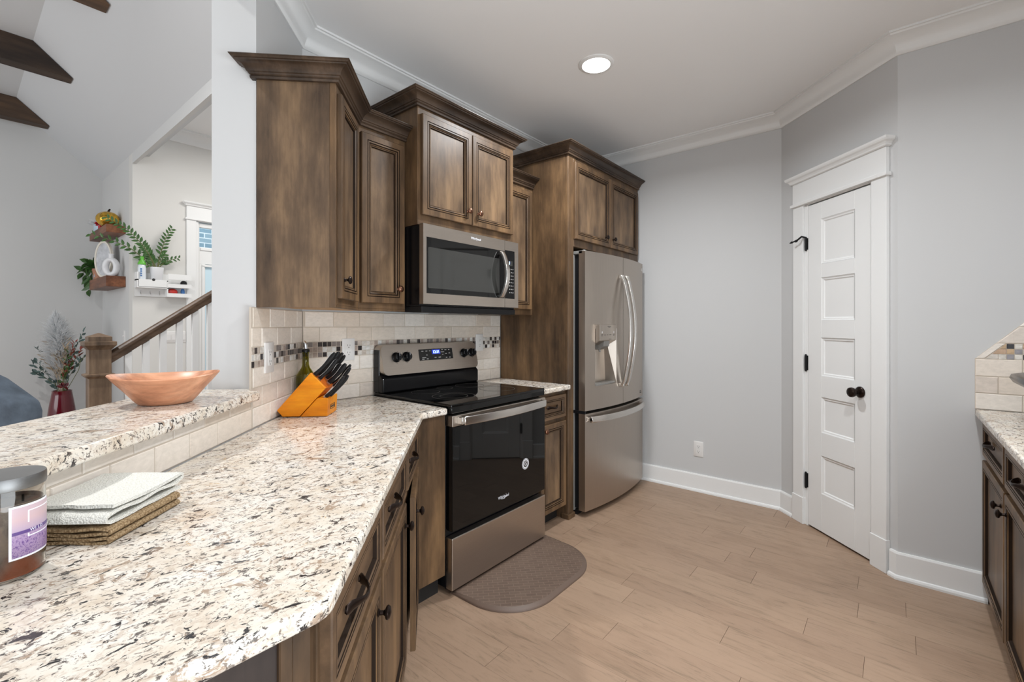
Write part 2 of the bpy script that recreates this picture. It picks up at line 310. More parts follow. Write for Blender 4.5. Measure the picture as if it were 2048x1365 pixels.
# ------------------------------------------------------------------ mesh helpers
class MB:
    def __init__(s): s.v = []; s.f = []; s.m = []
    def add(s, vs, fs, m=0):
        o = len(s.v); s.v += [tuple(p) for p in vs]
        for f in fs: s.f.append([i+o for i in f]); s.m.append(m)
        return s
    def box(s, x0, x1, y0, y1, z0, z1, m=0):
        v = [(x0,y0,z0),(x1,y0,z0),(x1,y1,z0),(x0,y1,z0),(x0,y0,z1),(x1,y0,z1),(x1,y1,z1),(x0,y1,z1)]
        return s.add(v, [(0,3,2,1),(4,5,6,7),(0,1,5,4),(1,2,6,5),(2,3,7,6),(3,0,4,7)], m)
    def prism(s, poly, a, b, axis='z', m=0):
        n = len(poly)
        g = {'z': lambda p, h: (p[0], p[1], h), 'y': lambda p, h: (p[0], h, p[1]), 'x': lambda p, h: (h, p[0], p[1])}[axis]
        v = [g(p, a) for p in poly]+[g(p, b) for p in poly]
        return s.add(v, [tuple(range(n))[::-1], tuple(range(n, 2*n))]+[(i, (i+1)%n, (i+1)%n+n, i+n) for i in range(n)], m)
    def loops(s, loops, m=0, cap0=True, cap1=True, closed=True, ms=None):
        n = len(loops[0]); v = [p for l in loops for p in l]; o = len(s.v); s.v += [tuple(p) for p in v]
        for k in range(len(loops)-1):
            for i in range(n if closed else n-1):
                j = (i+1) % n
                s.f.append([o+k*n+i, o+k*n+j, o+(k+1)*n+j, o+(k+1)*n+i]); s.m.append(ms[k] if ms else m)
        if cap0: s.f.append([o+i for i in range(n)][::-1]); s.m.append(m)
        if cap1: s.f.append([o+(len(loops)-1)*n+i for i in range(n)]); s.m.append(ms[-1] if ms else m)
        return s
    def tube(s, pts, r, n=10, m=0, flat=1.0, up=None):
        pts = [Vector(p) for p in pts]; rs = r if isinstance(r, (list, tuple)) else [r]*len(pts)
        L = []
        ref = Vector(up) if up else Vector((0, 0, 1))
        for i, p in enumerate(pts):
            t = (pts[min(i+1, len(pts)-1)]-pts[max(i-1, 0)]).normalized()
            a = ref - t*ref.dot(t)
            if a.length < 1e-4: a = Vector((1, 0, 0)) - t*t.x
            if a.length < 1e-4: a = Vector((0, 1, 0))
            a.normalize(); b = t.cross(a)
            L.append([p + a*(math.cos(2*PI*k/n)*rs[i]) + b*(math.sin(2*PI*k/n)*rs[i]*flat) for k in range(n)])
        return s.loops(L, m)
    def lathe(s, prof, c=(0, 0, 0), n=24, axis='z', m=0, cap0=True, cap1=True, sx=1.0, sy=1.0, ms=None):
        L = []
        for r, h in prof:
            l = []
            for k in range(n):
                a, b = math.cos(2*PI*k/n)*r*sx, math.sin(2*PI*k/n)*r*sy
                p = {'z': (a, b, h), 'y': (a, h, b), 'x': (h, a, b)}[axis]
                l.append((c[0]+p[0], c[1]+p[1], c[2]+p[2]))
            L.append(l)
        return s.loops(L, m, cap0, cap1, ms=ms)
    def sphere(s, c, r, n=12, k=8, m=0, sc=(1, 1, 1)):
        pr = [(max(1e-4, math.sin(PI*i/k))*r, -math.cos(PI*i/k)*r) for i in range(k+1)]
        L = [[(c[0]+math.cos(2*PI*j/n)*a*sc[0], c[1]+math.sin(2*PI*j/n)*a*sc[1], c[2]+h*sc[2]) for j in range(n)] for a, h in pr]
        return s.loops(L, m)
    def build(s, name, mats, parent=None, bevel=0.0, seg=2, smooth=None, loc=None, rotz=0.0, sub=0, recalc=True):
        me = bpy.data.meshes.new(name); me.from_pydata(s.v, [], s.f)
        mats = mats if isinstance(mats, (list, tuple)) else [mats]
        for mt in mats: me.materials.append(M[mt] if isinstance(mt, str) else mt)
        for p, i in zip(me.polygons, s.m): p.material_index = i
        if recalc:
            bm = bmesh.new(); bm.from_mesh(me); bmesh.ops.recalc_face_normals(bm, faces=bm.faces); bm.to_mesh(me); bm.free()
        if smooth:
            for p in me.polygons: p.use_smooth = True
            me.set_sharp_from_angle(angle=math.radians(smooth))
        o = bpy.data.objects.new(name, me); COL.objects.link(o)
        if parent: o.parent = parent
        if loc is not None: o.location = loc
        if rotz: o.rotation_euler.z = rotz
        if bevel:
            b = o.modifiers.new('soft_edges', 'BEVEL'); b.width = bevel; b.segments = seg; b.limit_method = 'ANGLE'; b.angle_limit = math.radians(35)
        if sub:
            d = o.modifiers.new('smoothing', 'SUBSURF'); d.levels = sub; d.render_levels = sub
        return o
def tag(o, label=None, cat=None, group=None, kind=None):
    if label: o['label'] = label
    if cat: o['category'] = cat
    if group: o['group'] = group
    if kind: o['kind'] = kind
    return o
def thing(name, label, cat, loc=(0, 0, 0), rotz=0.0, group=None):
    o = bpy.data.objects.new(name, None); COL.objects.link(o); o.empty_display_size = 0.1
    o.location = loc; o.rotation_euler.z = math.radians(rotz)
    return tag(o, label, cat, group)
def struct(name, mb, mats, label, cat, **kw):
    return tag(mb.build(name, mats, **kw), label, cat, kind='structure')
def copy_tree(o, parent=None):
    c = o.copy(); COL.objects.link(c)
    if parent is not None: c.parent = parent
    for ch in list(o.children): copy_tree(ch, c)
    return c
def ST(s, t, z=0.0): return ((s+t)*R2, (s-t)*R2, z)
def rrect(x0, x1, y0, y1, r, n=5):
    p = []
    for cx, cy, a0 in ((x1-r, y0+r, -90), (x1-r, y1-r, 0), (x0+r, y1-r, 90), (x0+r, y0+r, 180)):
        for k in range(n+1):
            a = math.radians(a0+90*k/n); p.append((cx+r*math.cos(a), cy+r*math.sin(a)))
    return p
def text(name, body, size, mat, parent, loc, rot=(PI/2, 0, 0), sx=1.0, align='CENTER', ext=0.0004):
    cu = bpy.data.curves.new(name, 'FONT'); cu.body = body; cu.size = size; cu.extrude = ext
    cu.align_x = align; cu.align_y = 'CENTER'
    tmp = bpy.data.objects.new(name+'_curve', cu); COL.objects.link(tmp)
    me = bpy.data.meshes.new_from_object(tmp.evaluated_get(bpy.context.evaluated_depsgraph_get()))
    me.name = name; bpy.data.objects.remove(tmp); bpy.data.curves.remove(cu)
    me.materials.clear(); me.materials.append(M[mat])
    o = bpy.data.objects.new(name, me); COL.objects.link(o); o.parent = parent
    o.location = loc; o.rotation_euler = rot; o.scale = (sx, 1, 1)
    return o
def sweep(mb, path, prof, first=0, last=None, m=0):
    """moulding: prof (out, up) swept along plan path; 'out' is to the right of the walking direction; mitred; emits segments first..last."""
    P = [Vector((p[0], p[1])) for p in path]; z0 = path[0][2]
    n = len(P); last = n-2 if last is None else last
    def nrm(i):
        d = (P[i+1]-P[i]).normalized(); return Vector((d.y, -d.x))
    offs = []
    for i in range(n):
        if i == 0: o = nrm(0)
        elif i == n-1: o = nrm(n-2)
        else:
            a, b = nrm(i-1), nrm(i); h = (a+b).normalized(); o = h/max(0.2, h.dot(a))
        offs.append(o)
    L = [[(P[i].x+offs[i].x*o, P[i].y+offs[i].y*o, z0+u) for o, u in prof] for i in range(first, last+2)]
    mb.loops(L, m); return mb

# ================================================================== room shell
YW, TD, ZC, CEIL = 2.255, -0.81, 0.895, 2.76
XF, XR, TP = 3.69, 3.07, 2.18
# floor: boards run along y
mb = MB(); mb.box(-4.2, 4.4, -3.4, 7.7, -0.06, -0.004, 1)
rf = random.Random(3); bw = 0.1395; x = -0.25-0.1395*27
while x < 4.2:
    y = -3.3 + rf.random()*0.9
    while y < 7.5:
        L = rf.choice((0.45, 0.62, 0.8, 0.95, 1.1, 1.25))*(0.9+0.2*rf.random())
        mb.box(x+0.0003, x+bw-0.0003, y+0.0007, y+L-0.0007, -0.004, 0.0, 0); y += L
    x += bw
struct('floor', mb, ['floor', 'floorgap'], 'light brown oak plank floor', 'floor')
# kitchen walls
mb = MB(); mb.box(1.0, 3.85, YW+0.01, YW+0.13, 0, CEIL)
struct('wall_stove', mb, 'wall', 'pale grey wall behind the cabinets and the range', 'wall')
mb = MB(); mb.box(XF, XF+0.14, 0.58, YW+0.13, 0, CEIL)
struct('wall_far', mb, 'wall', 'pale grey wall between the fridge and the pantry door', 'wall')
mb = MB()
def dbox(mb, s0, s1, t0, t1, z0, z1, m=0):
    mb.prism([ST(s0, t0)[:2], ST(s1, t0)[:2], ST(s1, t1)[:2], ST(s0, t1)[:2]], z0, z1, 'z', m)
s_l = (XF + (XF-TP/R2))*R2; s_r = (XR + (XR-TP/R2))*R2
dbox(mb, 2.80, s_l+0.02, TP, TP+0.14, 0, CEIL); dbox(mb, s_r, 2.296, TP, TP+0.14, 0, CEIL); dbox(mb, 2.296, 2.80, TP, TP+0.14, 2.075, CEIL)
struct('wall_pantry', mb, 'wall', 'pale grey angled wall around the pantry door', 'wall')
mb = MB(); dbox(mb, 2.2, 2.9, TP+0.141, TP+0.16, 0, 2.2)
struct('wall_pantry_interior', mb, 'dark', 'unlit pantry behind the closed door', 'wall')  # black sheet behind the door gaps, the pantry's darkness is in its colour
mb = MB(); mb.box(XR, XR+0.14, -3.3, XR-TP/R2, 0, CEIL)
struct('wall_right', mb, 'wall', 'pale grey wall beside the second counter', 'wall')
mb = MB(); mb.box(1.2, XR, -1.08, -0.945, 0, CEIL)
struct('wall_back', mb, 'wall', 'pale grey wall behind the second counter', 'wall')
# diagonal wall: full height stub and half wall under the ledge
mb = MB(); dbox(mb, 1.885, 2.47, -0.978, TD-0.005, 0, CEIL)
struct('wall_pillar', mb, 'wall', 'pale grey wall end standing on the granite ledge', 'wall')
mb = MB(); dbox(mb, -0.05, 1.885, -0.975, TD-0.005, 0, 1.004)
struct('wall_half', mb, 'wall', 'half wall under the raised granite ledge', 'wall')
mb = MB(); dbox(mb, -3.0, 1.885, -0.975, TD-0.005, 2.62, CEIL)
struct('wall_header', mb, 'wall', 'header above the opening to the living room', 'wall')
mb = MB(); mb.prism([ST(-3, -0.975)[:2], (1.0, 2.385), (3.85, 2.385), (3.85, -3.3), (-2.8, -3.3)], CEIL, CEIL+0.1)
struct('ceiling', mb, 'ceil', 'white flat kitchen ceiling', 'ceiling')
# living room and entry hall
mb = MB(); mb.box(-4.0, 1.2, 7.526, 7.66, 0, 4.0)
struct('wall_living', mb, 'wallliv', 'grey gable wall at the end of the living room', 'wall')
mb = MB(); mb.box(1.2, 1.34, 6.2, 7.526, 0, 3.2)
struct('wall_hall', mb, 'wallliv', 'short wall holding the two walnut shelves', 'wall')
mb = MB(); mb.box(1.2, 1.232, 2.5, 6.06, 2.955, 3.20)
struct('wall_beam', mb, 'wallliv', 'header above the opening to the entry hall', 'wall')
DX0, DX1, DZ = 1.79, 2.76, 2.47
mb = MB(); mb.box(1.2, DX0, 6.06, 6.2, 0, 3.5); mb.box(DX1, 4.0, 6.06, 6.2, 0, 3.5); mb.box(DX0, DX1, 6.06, 6.2, DZ, 3.5)
struct('wall_entry', mb, 'foyer', 'white entry hall wall beside the front door', 'wall')
mb = MB(); mb.box(1.232, 4.0, 2.385, 6.2, 3.42, 3.52)
struct('ceiling_entry', mb, 'ceil', 'white entry hall ceiling', 'ceiling')
VY0, VY1 = 2.0, 7.53
mb = MB(); mb.prism([(1.2, 3.063), (0.455, 3.718), (0.455, 3.85), (1.34, 3.15), (1.34, 3.063)], VY0, VY1, 'y')
mb.box(-4.0, 0.455, VY0, VY1, 3.718, 3.85)
struct('ceiling_living', mb, 'vault', 'white sloped and flat living room ceiling', 'ceiling')
mb = MB(); mb.box(1.0, 4.2, 8.2, 8.3, 0, 4)
struct('wall_outside', mb, 'outbrick', 'pale brick house front seen through the front door glass', 'wall')
# crown and base mouldings
CR = [(0, 0), (0, -0.10), (0.007, -0.10), (0.012, -0.094), (0.016, -0.080), (0.022, -0.064), (0.032, -0.046), (0.046, -0.031), (0.060, -0.022), (0.070, -0.018), (0.074, -0.011), (0.082, -0.010), (0.082, 0)]
xc = (YW+0.01) + (TD-0.005)/R2
path = [(*ST(-2.0, TD-0.005)[:2], CEIL), (xc, YW+0.01, CEIL), (XF, YW+0.01, CEIL), (XF, XF-TP/R2, CEIL), (XR, XR-TP/R2, CEIL), (XR, -3.0, CEIL)]
mb = MB(); sweep(mb, path, CR)
struct('trim_1', mb, 'trim', 'white cove crown moulding around the kitchen ceiling', 'crown moulding', smooth=35)
BB = [(0, 0), (0.026, 0), (0.026, 0.010), (0.022, 0.019), (0.015, 0.022), (0.014, 0.126), (0.010, 0.135), (0, 0.135)]
mb = MB(); sweep(mb, [(XF, 1.70, 0), (XF, XF-TP/R2, 0), (*ST(2.905, TP)[:2], 0)], BB)
struct('baseboard_far', mb, 'trim', 'white baseboard from the fridge to the pantry door casing', 'baseboard')
mb = MB(); sweep(mb, [(*ST(2.196, TP)[:2], 0), (XR, XR-TP/R2, 0), (XR, -0.333, 0)], BB)
struct('baseboard_right', mb, 'trim', 'white baseboard from the pantry door casing to the second counter', 'baseboard')
mb = MB(); sweep(mb, [(1.3, 6.06, 3.42), (4.0, 6.06, 3.42)], CR[:1]+[(o*1.3, u*1.3) for o, u in CR[1:-1]]+[(0.106, 0)])
struct('trim_2', mb, 'trim', 'white crown moulding in the entry hall', 'crown moulding', smooth=35)
mb = MB(); sweep(mb, [(-3.0, 7.526, 0), (1.2, 7.526, 0), (1.2, 6.06, 0)], BB)
struct('baseboard_living', mb, 'trim', 'white baseboard in the living room', 'baseboard')

# ------------------------------------------------------------------ pantry door
def door_casing(name, w, h, label, loc, rotz, cw=0.092, proud=0.02, sill=True):
    """local x 0..w is the opening, front y = -proud"""
    mb = MB()
    for a, b in ((-cw-0.028, -0.028), (w+0.02, w+0.02+cw)):
        mb.box(a, b, -proud, 0.0, 0, h+0.02); mb.box(a-0.003, b+0.003, -proud-0.006, 0.0, 0, 0.172)
    mb.box(-0.028, -0.002, -0.006, 0.09, 0, h+0.02); mb.box(w+0.002, w+0.02, -0.006, 0.09, 0, h+0.02); mb.box(-0.028, w+0.02, -0.006, 0.09, h+0.008, h+0.03)
    x0, x1 = -cw-0.028, w+0.02+cw
    mb.box(x0-0.012, x1+0.012, -proud-0.014, 0, h+0.014, h+0.034)
    mb.box(x0, x1, -proud-0.003, 0, h+0.034, h+0.165)
    z = h+0.165
    cap = [(0, 0), (0.003, 0), (0.012, 0.004), (0.014, 0.012), (0.020, 0.020), (0.030, 0.027), (0.034, 0.034), (0.036, 0.046), (0, 0.046)]
    sweep(mb, [(x1, 0, z), (x1, -proud-0.003, z), (x0, -proud-0.003, z), (x0, 0, z)][::-1], cap)
    mb.box(x0, x1, -proud-0.003, 0, z, z+0.046)
    o = mb.build(name, 'trim', loc=loc, rotz=math.radians(rotz), bevel=0.003, seg=2)
    return tag(o, label, 'door casing', kind='structure')
def panel_insets(mb, rects, W, H, y0, th, m=0, steps=((0, 0), (0.007, 0.005), (0.013, 0.005), (0.018, 0.011))):
    """slab 0..W x 0..H with recessed panels (one column, rects sorted top to bottom as x0,x1,z0,z1)"""
    xa, xb = rects[0][0], rects[0][1]
    mb.box(0, xa, y0, y0+th, 0, H, m); mb.box(xb, W, y0, y0+th, 0, H, m)
    zs = sorted([(r[2], r[3]) for r in rects]); cur = 0
    for a, b in zs:
        mb.box(xa, xb, y0, y0+th, cur, a, m); cur = b
    mb.box(xa, xb, y0, y0+th, cur, H, m)
    for r in rects:
        L = []
        for d, dy in steps:
            L.append([(r[0]+d, y0+dy, r[2]+d), (r[1]-d, y0+dy, r[2]+d), (r[1]-d, y0+dy, r[3]-d), (r[0]+d, y0+dy, r[3]-d)])
        mb.loops(L, m, cap0=False, cap1=True)
def round_knob(name, parent, loc, axis_out=-1, mat='bronze', scale=1.0):
    k = scale; a = axis_out
    pr = [(0.031, 0), (0.031, 0.006), (0.026, 0.011), (0.012, 0.014), (0.010, 0.030), (0.013, 0.036), (0.024, 0.042), (0.028, 0.052), (0.026, 0.062), (0.016, 0.069), (0.002, 0.071)]
    mb = MB(); mb.lathe([(r*k, a*h*k) for r, h in pr], (0, 0, 0), 24, 'y')
    o = mb.build(name, mat, parent, smooth=40); o.location = loc; return o
dorg = ST(2.778, 2.175)
pd = thing('door_1', 'white five panel pantry door with dark round knob', 'door', dorg, 225); pd['kind'] = 'structure'
DW, DH = 0.460, 2.05
mb = MB(); panel_insets(mb, [(0.110, 0.358, a-0.012, b-0.012) for a, b in ((1.667, 1.944), (1.318, 1.58), (0.974, 1.209), (0.624, 0.842), (0.246, 0.48))], DW, DH-0.012, 0, 0.035)
o = mb.build('door_slab', 'trim', pd, bevel=0.0015, seg=1); o.location.z = 0.012
round_knob('door_knob', pd, (0.398, -0.001, 0.915))
for k, (za, zb) in enumerate(((1.772, 1.846), (0.998, 1.092), (0.246, 0.336))):
    mb = MB(); mb.box(-0.024, -0.002, -0.004, 0.002, za, zb); mb.tube([(-0.012, -0.007, za), (-0.012, -0.007, zb)], 0.007, 10)
    mb.sphere((-0.012, -0.007, zb+0.003), 0.006, 8, 6); mb.sphere((-0.012, -0.007, za-0.003), 0.006, 8, 6)
    h = mb.build('hinge', 'matteblk', pd, smooth=40)
    if k == 0:
        mb = MB(); mb.tube([(-0.012, -0.007, zb+0.004), (-0.02, -0.03, zb+0.012), (-0.045, -0.045, zb-0.01), (-0.075, -0.055, zb-0.016)], [0.006, 0.006, 0.006, 0.004], 8)
        mb.tube([(-0.075, -0.055, zb-0.016), (-0.09, -0.06, zb-0.02)], [0.008, 0.003], 8); mb.lathe([(0.008, -0.006), (0.008, 0.006)], (-0.05, -0.046, zb-0.012), 10, 'x')
        mb.build('door_stop', 'matteblk', h, smooth=40)
door_casing('trim_3', DW, DH, 'white casing with crowned header around the pantry door', ST(2.778, TP), 225)

# ------------------------------------------------------------------ front door in the entry hall
fd = thing('door_2', 'white front door with a small transom pane over a tall pane', 'door', (DX0, 6.075, 0), 0); fd['kind'] = 'structure'
FW = DX1-DX0
mb = MB()
for x0, x1, z0, z1 in ((0, 0.012, 0, 2.44), (FW-0.012, FW, 0, 2.44), (0.012, FW-0.012, 0, 0.25), (0.012, FW-0.012, 2.395, 2.44), (0.012, FW-0.012, 1.98, 2.17), (0.012, 0.07, 0.25, 1.98), (FW-0.07, FW-0.012, 0.25, 1.98)):
    mb.box(x0, x1, 0, 0.045, z0, z1)
fr = mb.build('door_frame', 'trim', fd, bevel=0.003)
mb = MB(); mb.box(0.012, FW-0.012, 0.018, 0.024, 2.17, 2.395); mb.build('transom_pane', 'pane', fd)
mb = MB(); mb.box(0.07, FW-0.07, 0.018, 0.026, 0.25, 1.98); mb.build('tall_pane', 'frosted', fd)
mb = MB()
for x0, x1, z0, z1 in ((0.02, FW-0.02, 2.135, 2.165), (0.035, 0.06, 0.28, 1.96), (FW-0.06, FW-0.035, 0.28, 1.96), (0.035, FW-0.035, 1.95, 1.975)):
    mb.box(x0, x1, -0.012, 0, z0, z1)
mb.build('pane_moulding', 'trim', fd, bevel=0.003)
door_casing('trim_4', FW, 2.445, 'white casing with crowned header around the front door', (DX0, 6.06, 0), 0)

# ------------------------------------------------------------------ tiled backsplashes
def tile(mb, x0, x1, z0, z1, y, m=0, d=0.008, c=0.0022):
    a = [(x0, y+d, z0), (x1, y+d, z0), (x1, y+d, z1), (x0, y+d, z1)]
    b = [(x0, y+c, z0), (x1, y+c, z0), (x1, y+c, z1), (x0, y+c, z1)]
    e = [(x0+c, y, z0+c), (x1-c, y, z0+c), (x1-c, y, z1-c), (x0+c, y, z1-c)]
    mb.loops([a, b, e], m, cap0=False)
def backsplash(name, x0, x1, rows, mosaic, label, loc, rotz, joint0, clip=None, mos='mosaic', first=0.0, seed=1):
    """rows: list of (z0,z1); the wall face is y=0.01, tile face y=0; joints at joint0 + k*.1525 (odd rows shifted by half)"""
    rr = random.Random(seed); mb = MB(); g = 0.0016; P = 0.1525
    for k, (z0, z1) in enumerate(rows):
        x = joint0 - (0.5*P if k % 2 else 0)
        while x > x0: x -= P
        while x < x1:
            a, b = max(x, x0), min(x+P, x1)
            if b-a > 0.012:
                j = (rr.random()-0.5)*0.0012
                tile(mb, a+g, b-g, z0+g, z1-g, j)
            x += P
    if mosaic:
        z0, z1 = mosaic; q = (z1-z0)/3; x = x0
        while x < x1-0.004:
            b = min(x+0.0254, x1)
            for r in range(3): tile(mb, x+0.0011, b-0.0011, z0+r*q+0.0011, z0+(r+1)*q-0.0011, 0.001+(rr.random()-0.5)*0.001, 1, 0.008, 0.0012)
            x += 0.0254
    zs = [z for r in rows for z in r] + list(mosaic or ())
    mb.box(x0, x1, 0.0022, 0.0098, min(zs), max(zs), 2)
    o = mb.build(name, ['tile', mos, 'grout'], loc=loc, rotz=math.radians(rotz))
    return tag(o, label, 'tile backsplash', kind='structure')
RW = [(0.895, 0.971), (0.971, 1.047), (1.047, 1.1235), (1.2025, 1.2785), (1.2785, 1.357)]
MO = (1.1235, 1.2025)
backsplash('trim_5', 1.112, 2.600, RW[:3]+[(RW[3][0], RW[3][1]), RW[4]], MO, 'cream tile backsplash with a mosaic band behind the range', (0, YW, 0), 0, 1.122, seed=4)
# along the diagonal: local x = s - 1.838 ; origin on the tile face
s_c = (xc + YW)*R2 + 0.0
backsplash('trim_6', 0.0, 2.377-1.838, RW, MO, 'cream tile backsplash with a mosaic band at the wall end outlet', ST(1.838, TD), 45, 0.010, seed=9)
backsplash('trim_7', -0.02, 1.838, [(0.895, 0.971), (0.971, 1.012)], None, 'cream tile strip under the raised granite ledge', ST(0.0, TD), 45, 0.226, seed=5)
# right wall: local x runs towards -y from y=-0.292
def right_backsplash():
    rr = random.Random(11); mb = MB(); g = 0.0016; P = 0.1525
    for k, (z0, z1) in enumerate([(0.895, 0.971), (0.971, 1.0495), (1.0495, 1.131)]):
        x = 0.0 if k % 2 == 0 else -P*0.5
        while x < 0.65:
            a, b = max(0, x), min(0.65, x+P)
            tile(mb, a+g, b-g, z0+g, z1-g, 0); x += P
    def edge(z): return (z-1.131)*0.93
    def ptile(poly, m=0, d=0.008, c=0.002):
        cx = sum(p[0] for p in poly)/len(poly); cz = sum(p[1] for p in poly)/len(poly)
        k = 1-2*c/0.05
        mb.loops([[(p[0], d, p[1]) for p in poly], [(p[0], c, p[1]) for p in poly], [(cx+(p[0]-cx)*k, 0, cz+(p[1]-cz)*k) for p in poly]], m, cap0=False)
    # sloped trim beside the mosaic, then full tile rows cut on the slope
    ptile([(0.002, 1.133), (0.030, 1.133), (edge(1.2035)+0.030, 1.2035), (edge(1.2035)+0.002, 1.2035)])
    q = (1.2035-1.131)/3
    for r in range(3):
        z0, z1 = 1.131+r*q+0.001, 1.131+(r+1)*q-0.001
        xs = 0.034+edge(1.131+r*q); x = math.ceil((xs+0.02)/0.0254)*0.0254
        ptile([(xs+0.001, z0), (x-0.001, z0), (x-0.001, z1), (min(x-0.002, xs+edge(z1)-edge(z0)), z1)], 1)
        while x < 0.65: tile(mb, x+0.001, x+0.0244, z0, z1, 0.001, 1, 0.008, 0.0012); x += 0.0254
    for k in range(2):
        z0 = 1.2035+k*0.0765; z1 = z0+0.0765
        xs = edge(z0); x = xs+0.16
        ptile([(xs+0.002, z0+g), (x-g, z0+g), (x-g, z1-g), (edge(z1)+0.002, z1-g)])
        while x < 0.65: tile(mb, x+g, min(0.65, x+P)-g, z0+g, z1-g, 0); x += P
    ze = 1.2035+2*0.0765
    mb.loops([[(p[0], 0.0098, p[1]) for p in ((0, 0.895), (0.65, 0.895), (0.65, ze), (edge(ze), ze), (0, 1.131))], [(p[0], 0.0025, p[1]) for p in ((0, 0.895), (0.65, 0.895), (0.65, ze), (edge(ze), ze), (0, 1.131))]], 2)
    o = mb.build('trim_8', ['tile', 'mosaic2', 'grout'], loc=(XR-0.01, -0.292, 0), rotz=-PI/2)
    tag(o, 'cream tile backsplash with a sloped edge on the second counter wall', 'tile backsplash', kind='structure')
right_backsplash()

# ================================================================== cabinets
DOOR_RINGS = [(0, 0.020), (0, 0.003), (0.003, 0.0), (0.030, 0.0), (0.032, 0.0025), (0.0345, 0.0005), (0.041, 0.0005), (0.0425, 0.0035), (0.046, 0.0015), (0.050, 0.0045), (0.0515, 0.007), (0.055, 0.006), (0.058, 0.013)]
DOOR_MATS = [0, 0, 0, 1, 1, 0, 1, 1, 0, 1, 0, 1, 2]
def framed(mb, x0, x1, z0, z1, yb, k=1.0, th=0.020):
    L = []
    for d, dy in DOOR_RINGS:
        d *= k; y = yb-th+dy
        L.append([(x0+d, y, z0+d), (x1-d, y, z0+d), (x1-d, y, z1-d), (x0+d, y, z1-d)])
    mb.loops(L, 0, True, True, ms=DOOR_MATS)
def cab_knob(parent, x, y, z, mat='copper', k=1.0):
    mb = MB(); mb.lathe([(r*k, -h*k) for r, h in ((0.009, 0), (0.009, 0.002), (0.0055, 0.005), (0.005, 0.012), (0.008, 0.016), (0.015, 0.019), (0.0165, 0.023), (0.013, 0.028), (0.002, 0.031))], (0, 0, 0), 18, 'y')
    o = mb.build('knob', mat, parent, smooth=40); o.location = (x, y, z); return o
def cab_pull(parent, x, y, z, mat='bronze', w=0.048):
    mb = MB()
    pts = [(-w*1.28, -0.004, -0.004), (-w*1.1, -0.005, -0.002), (-w*0.9, -0.010, 0.0), (-w*0.62, -0.021, 0.0), (-w*0.3, -0.028, -0.003), (0, -0.030, -0.004), (w*0.3, -0.028, -0.003), (w*0.62, -0.021, 0.0), (w*0.9, -0.010, 0), (w*1.1, -0.005, -0.002), (w*1.28, -0.004, -0.004)]
    mb.tube(pts, [0.003, 0.011, 0.0105, 0.007, 0.006, 0.0055, 0.006, 0.007, 0.0105, 0.011, 0.003], 10, flat=0.45, up=(0, 0, 1))
    for s in (-1, 1): mb.lathe([(0.007, 0), (0.007, -0.004), (0.004, -0.008)], (s*w*1.1, 0, -0.002), 10, 'y')
    o = mb.build('drawer_pull', mat, parent, smooth=50); o.location = (x, y, z); return o
def cab_door(parent, x0, x1, z0, z1, yb=0.0, knob=None, kmat='copper', k=1.0, panel='panel'):
    mb = MB(); framed(mb, 0, x1-x0, 0, z1-z0, 0, k)
    o = mb.build('cabinet_door', ['cab', 'glaze', panel], parent); o.location = (x0, yb, z0)
    if knob: cab_knob(o, knob[0]-x0, -0.020, knob[1]-z0, kmat)
    return o
def cab_drawer(parent, x0, x1, z0, z1, yb=0.0, knob=None, pull=None, k=0.74):
    mb = MB(); framed(mb, 0, x1-x0, 0, z1-z0, 0, k)
    o = mb.build('drawer', ['cabx', 'glaze', 'cabx'], parent); o.location = (x0, yb, z0)
    if knob: cab_knob(o, knob[0]-x0, -0.020+0.008, knob[1]-z0, 'copper')
    if pull: cab_pull(o, pull[0]-x0, -0.020+0.009, pull[1]-z0)
    return o
CC = [(0, 0), (0.0, -0.066), (0.012, -0.066), (0.014, -0.058), (0.010, -0.054), (0.016, -0.050), (0.018, -0.045), (0.023, -0.043), (0.026, -0.034), (0.034, -0.024), (0.046, -0.017), (0.053, -0.015), (0.054, -0.011), (0.060, -0.010), (0.064, -0.004), (0.067, -0.003), (0.067, 0)]
def crown(parent, path, first=0, last=None):
    """path in the parent's local frame, z = crown top"""
    mb = MB(); sweep(mb, path, CC, first, last)
    return mb.build('crown_moulding', 'crown', parent, smooth=25)

# ---- upper corner pair -------------------------------------------------
S0, SC2, TF = 1.876, 2.254, -0.513
ZB, ZT1 = 1.357, 2.302
c1 = thing('wall_cabinet', 'upper cabinet with broad plain brown end panel next to the wall end', 'cabinet', ST(S0, TF), 45, 'brown upper cabinets')
DEP = TF-TD
mb = MB(); mb.prism([(0.018, 0), (SC2-S0, 0), (SC2-S0+0.122, DEP), (0.018, DEP)], ZB+0.012, ZT1-0.01, 'z', 0)
mb.prism([(0.018, 0.004), (SC2-S0, 0.004), (SC2-S0+0.122, DEP), (0.018, DEP)], ZB+0.008, ZB+0.0119, 'z', 1)
mb.box(0, SC2-S0, 0, 0.016, ZB, ZB+0.012, 0)
mb.build('cabinet_body', ['cab', 'cabraw'], c1, bevel=0.0015, seg=1)
mb = MB(); mb.box(0, 0.018, 0.024, DEP, ZB, ZT1-0.01); mb.build('end_panel', 'panel', c1, bevel=0.001, seg=1)
mb = MB(); mb.box(-0.002, 0.018, 0, 0.024, ZB, ZT1-0.01); mb.build('corner_stile', 'cab', c1, bevel=0.002, seg=1)
cab_door(c1, 0.018, 0.300, 1.395, 2.205, knob=(0.05, 1.470), kmat='bronze')
def to_local(o_s, o_t, pts):   # world xy -> frame at (s,t) turned 45
    r = []
    for x, y, z in pts:
        s, t = (x+y)*R2, (x-y)*R2
        r.append((s-o_s, -(t-o_t), z))
    return r
XC, YC = ST(SC2, TF)[:2]
cpath_l = [(0.02, DEP+0.006, ZT1), (0, DEP+0.006, ZT1), (0, 0, ZT1), (SC2-S0, 0, ZT1)] + to_local(S0, TF, [(1.500, YC, ZT1)])
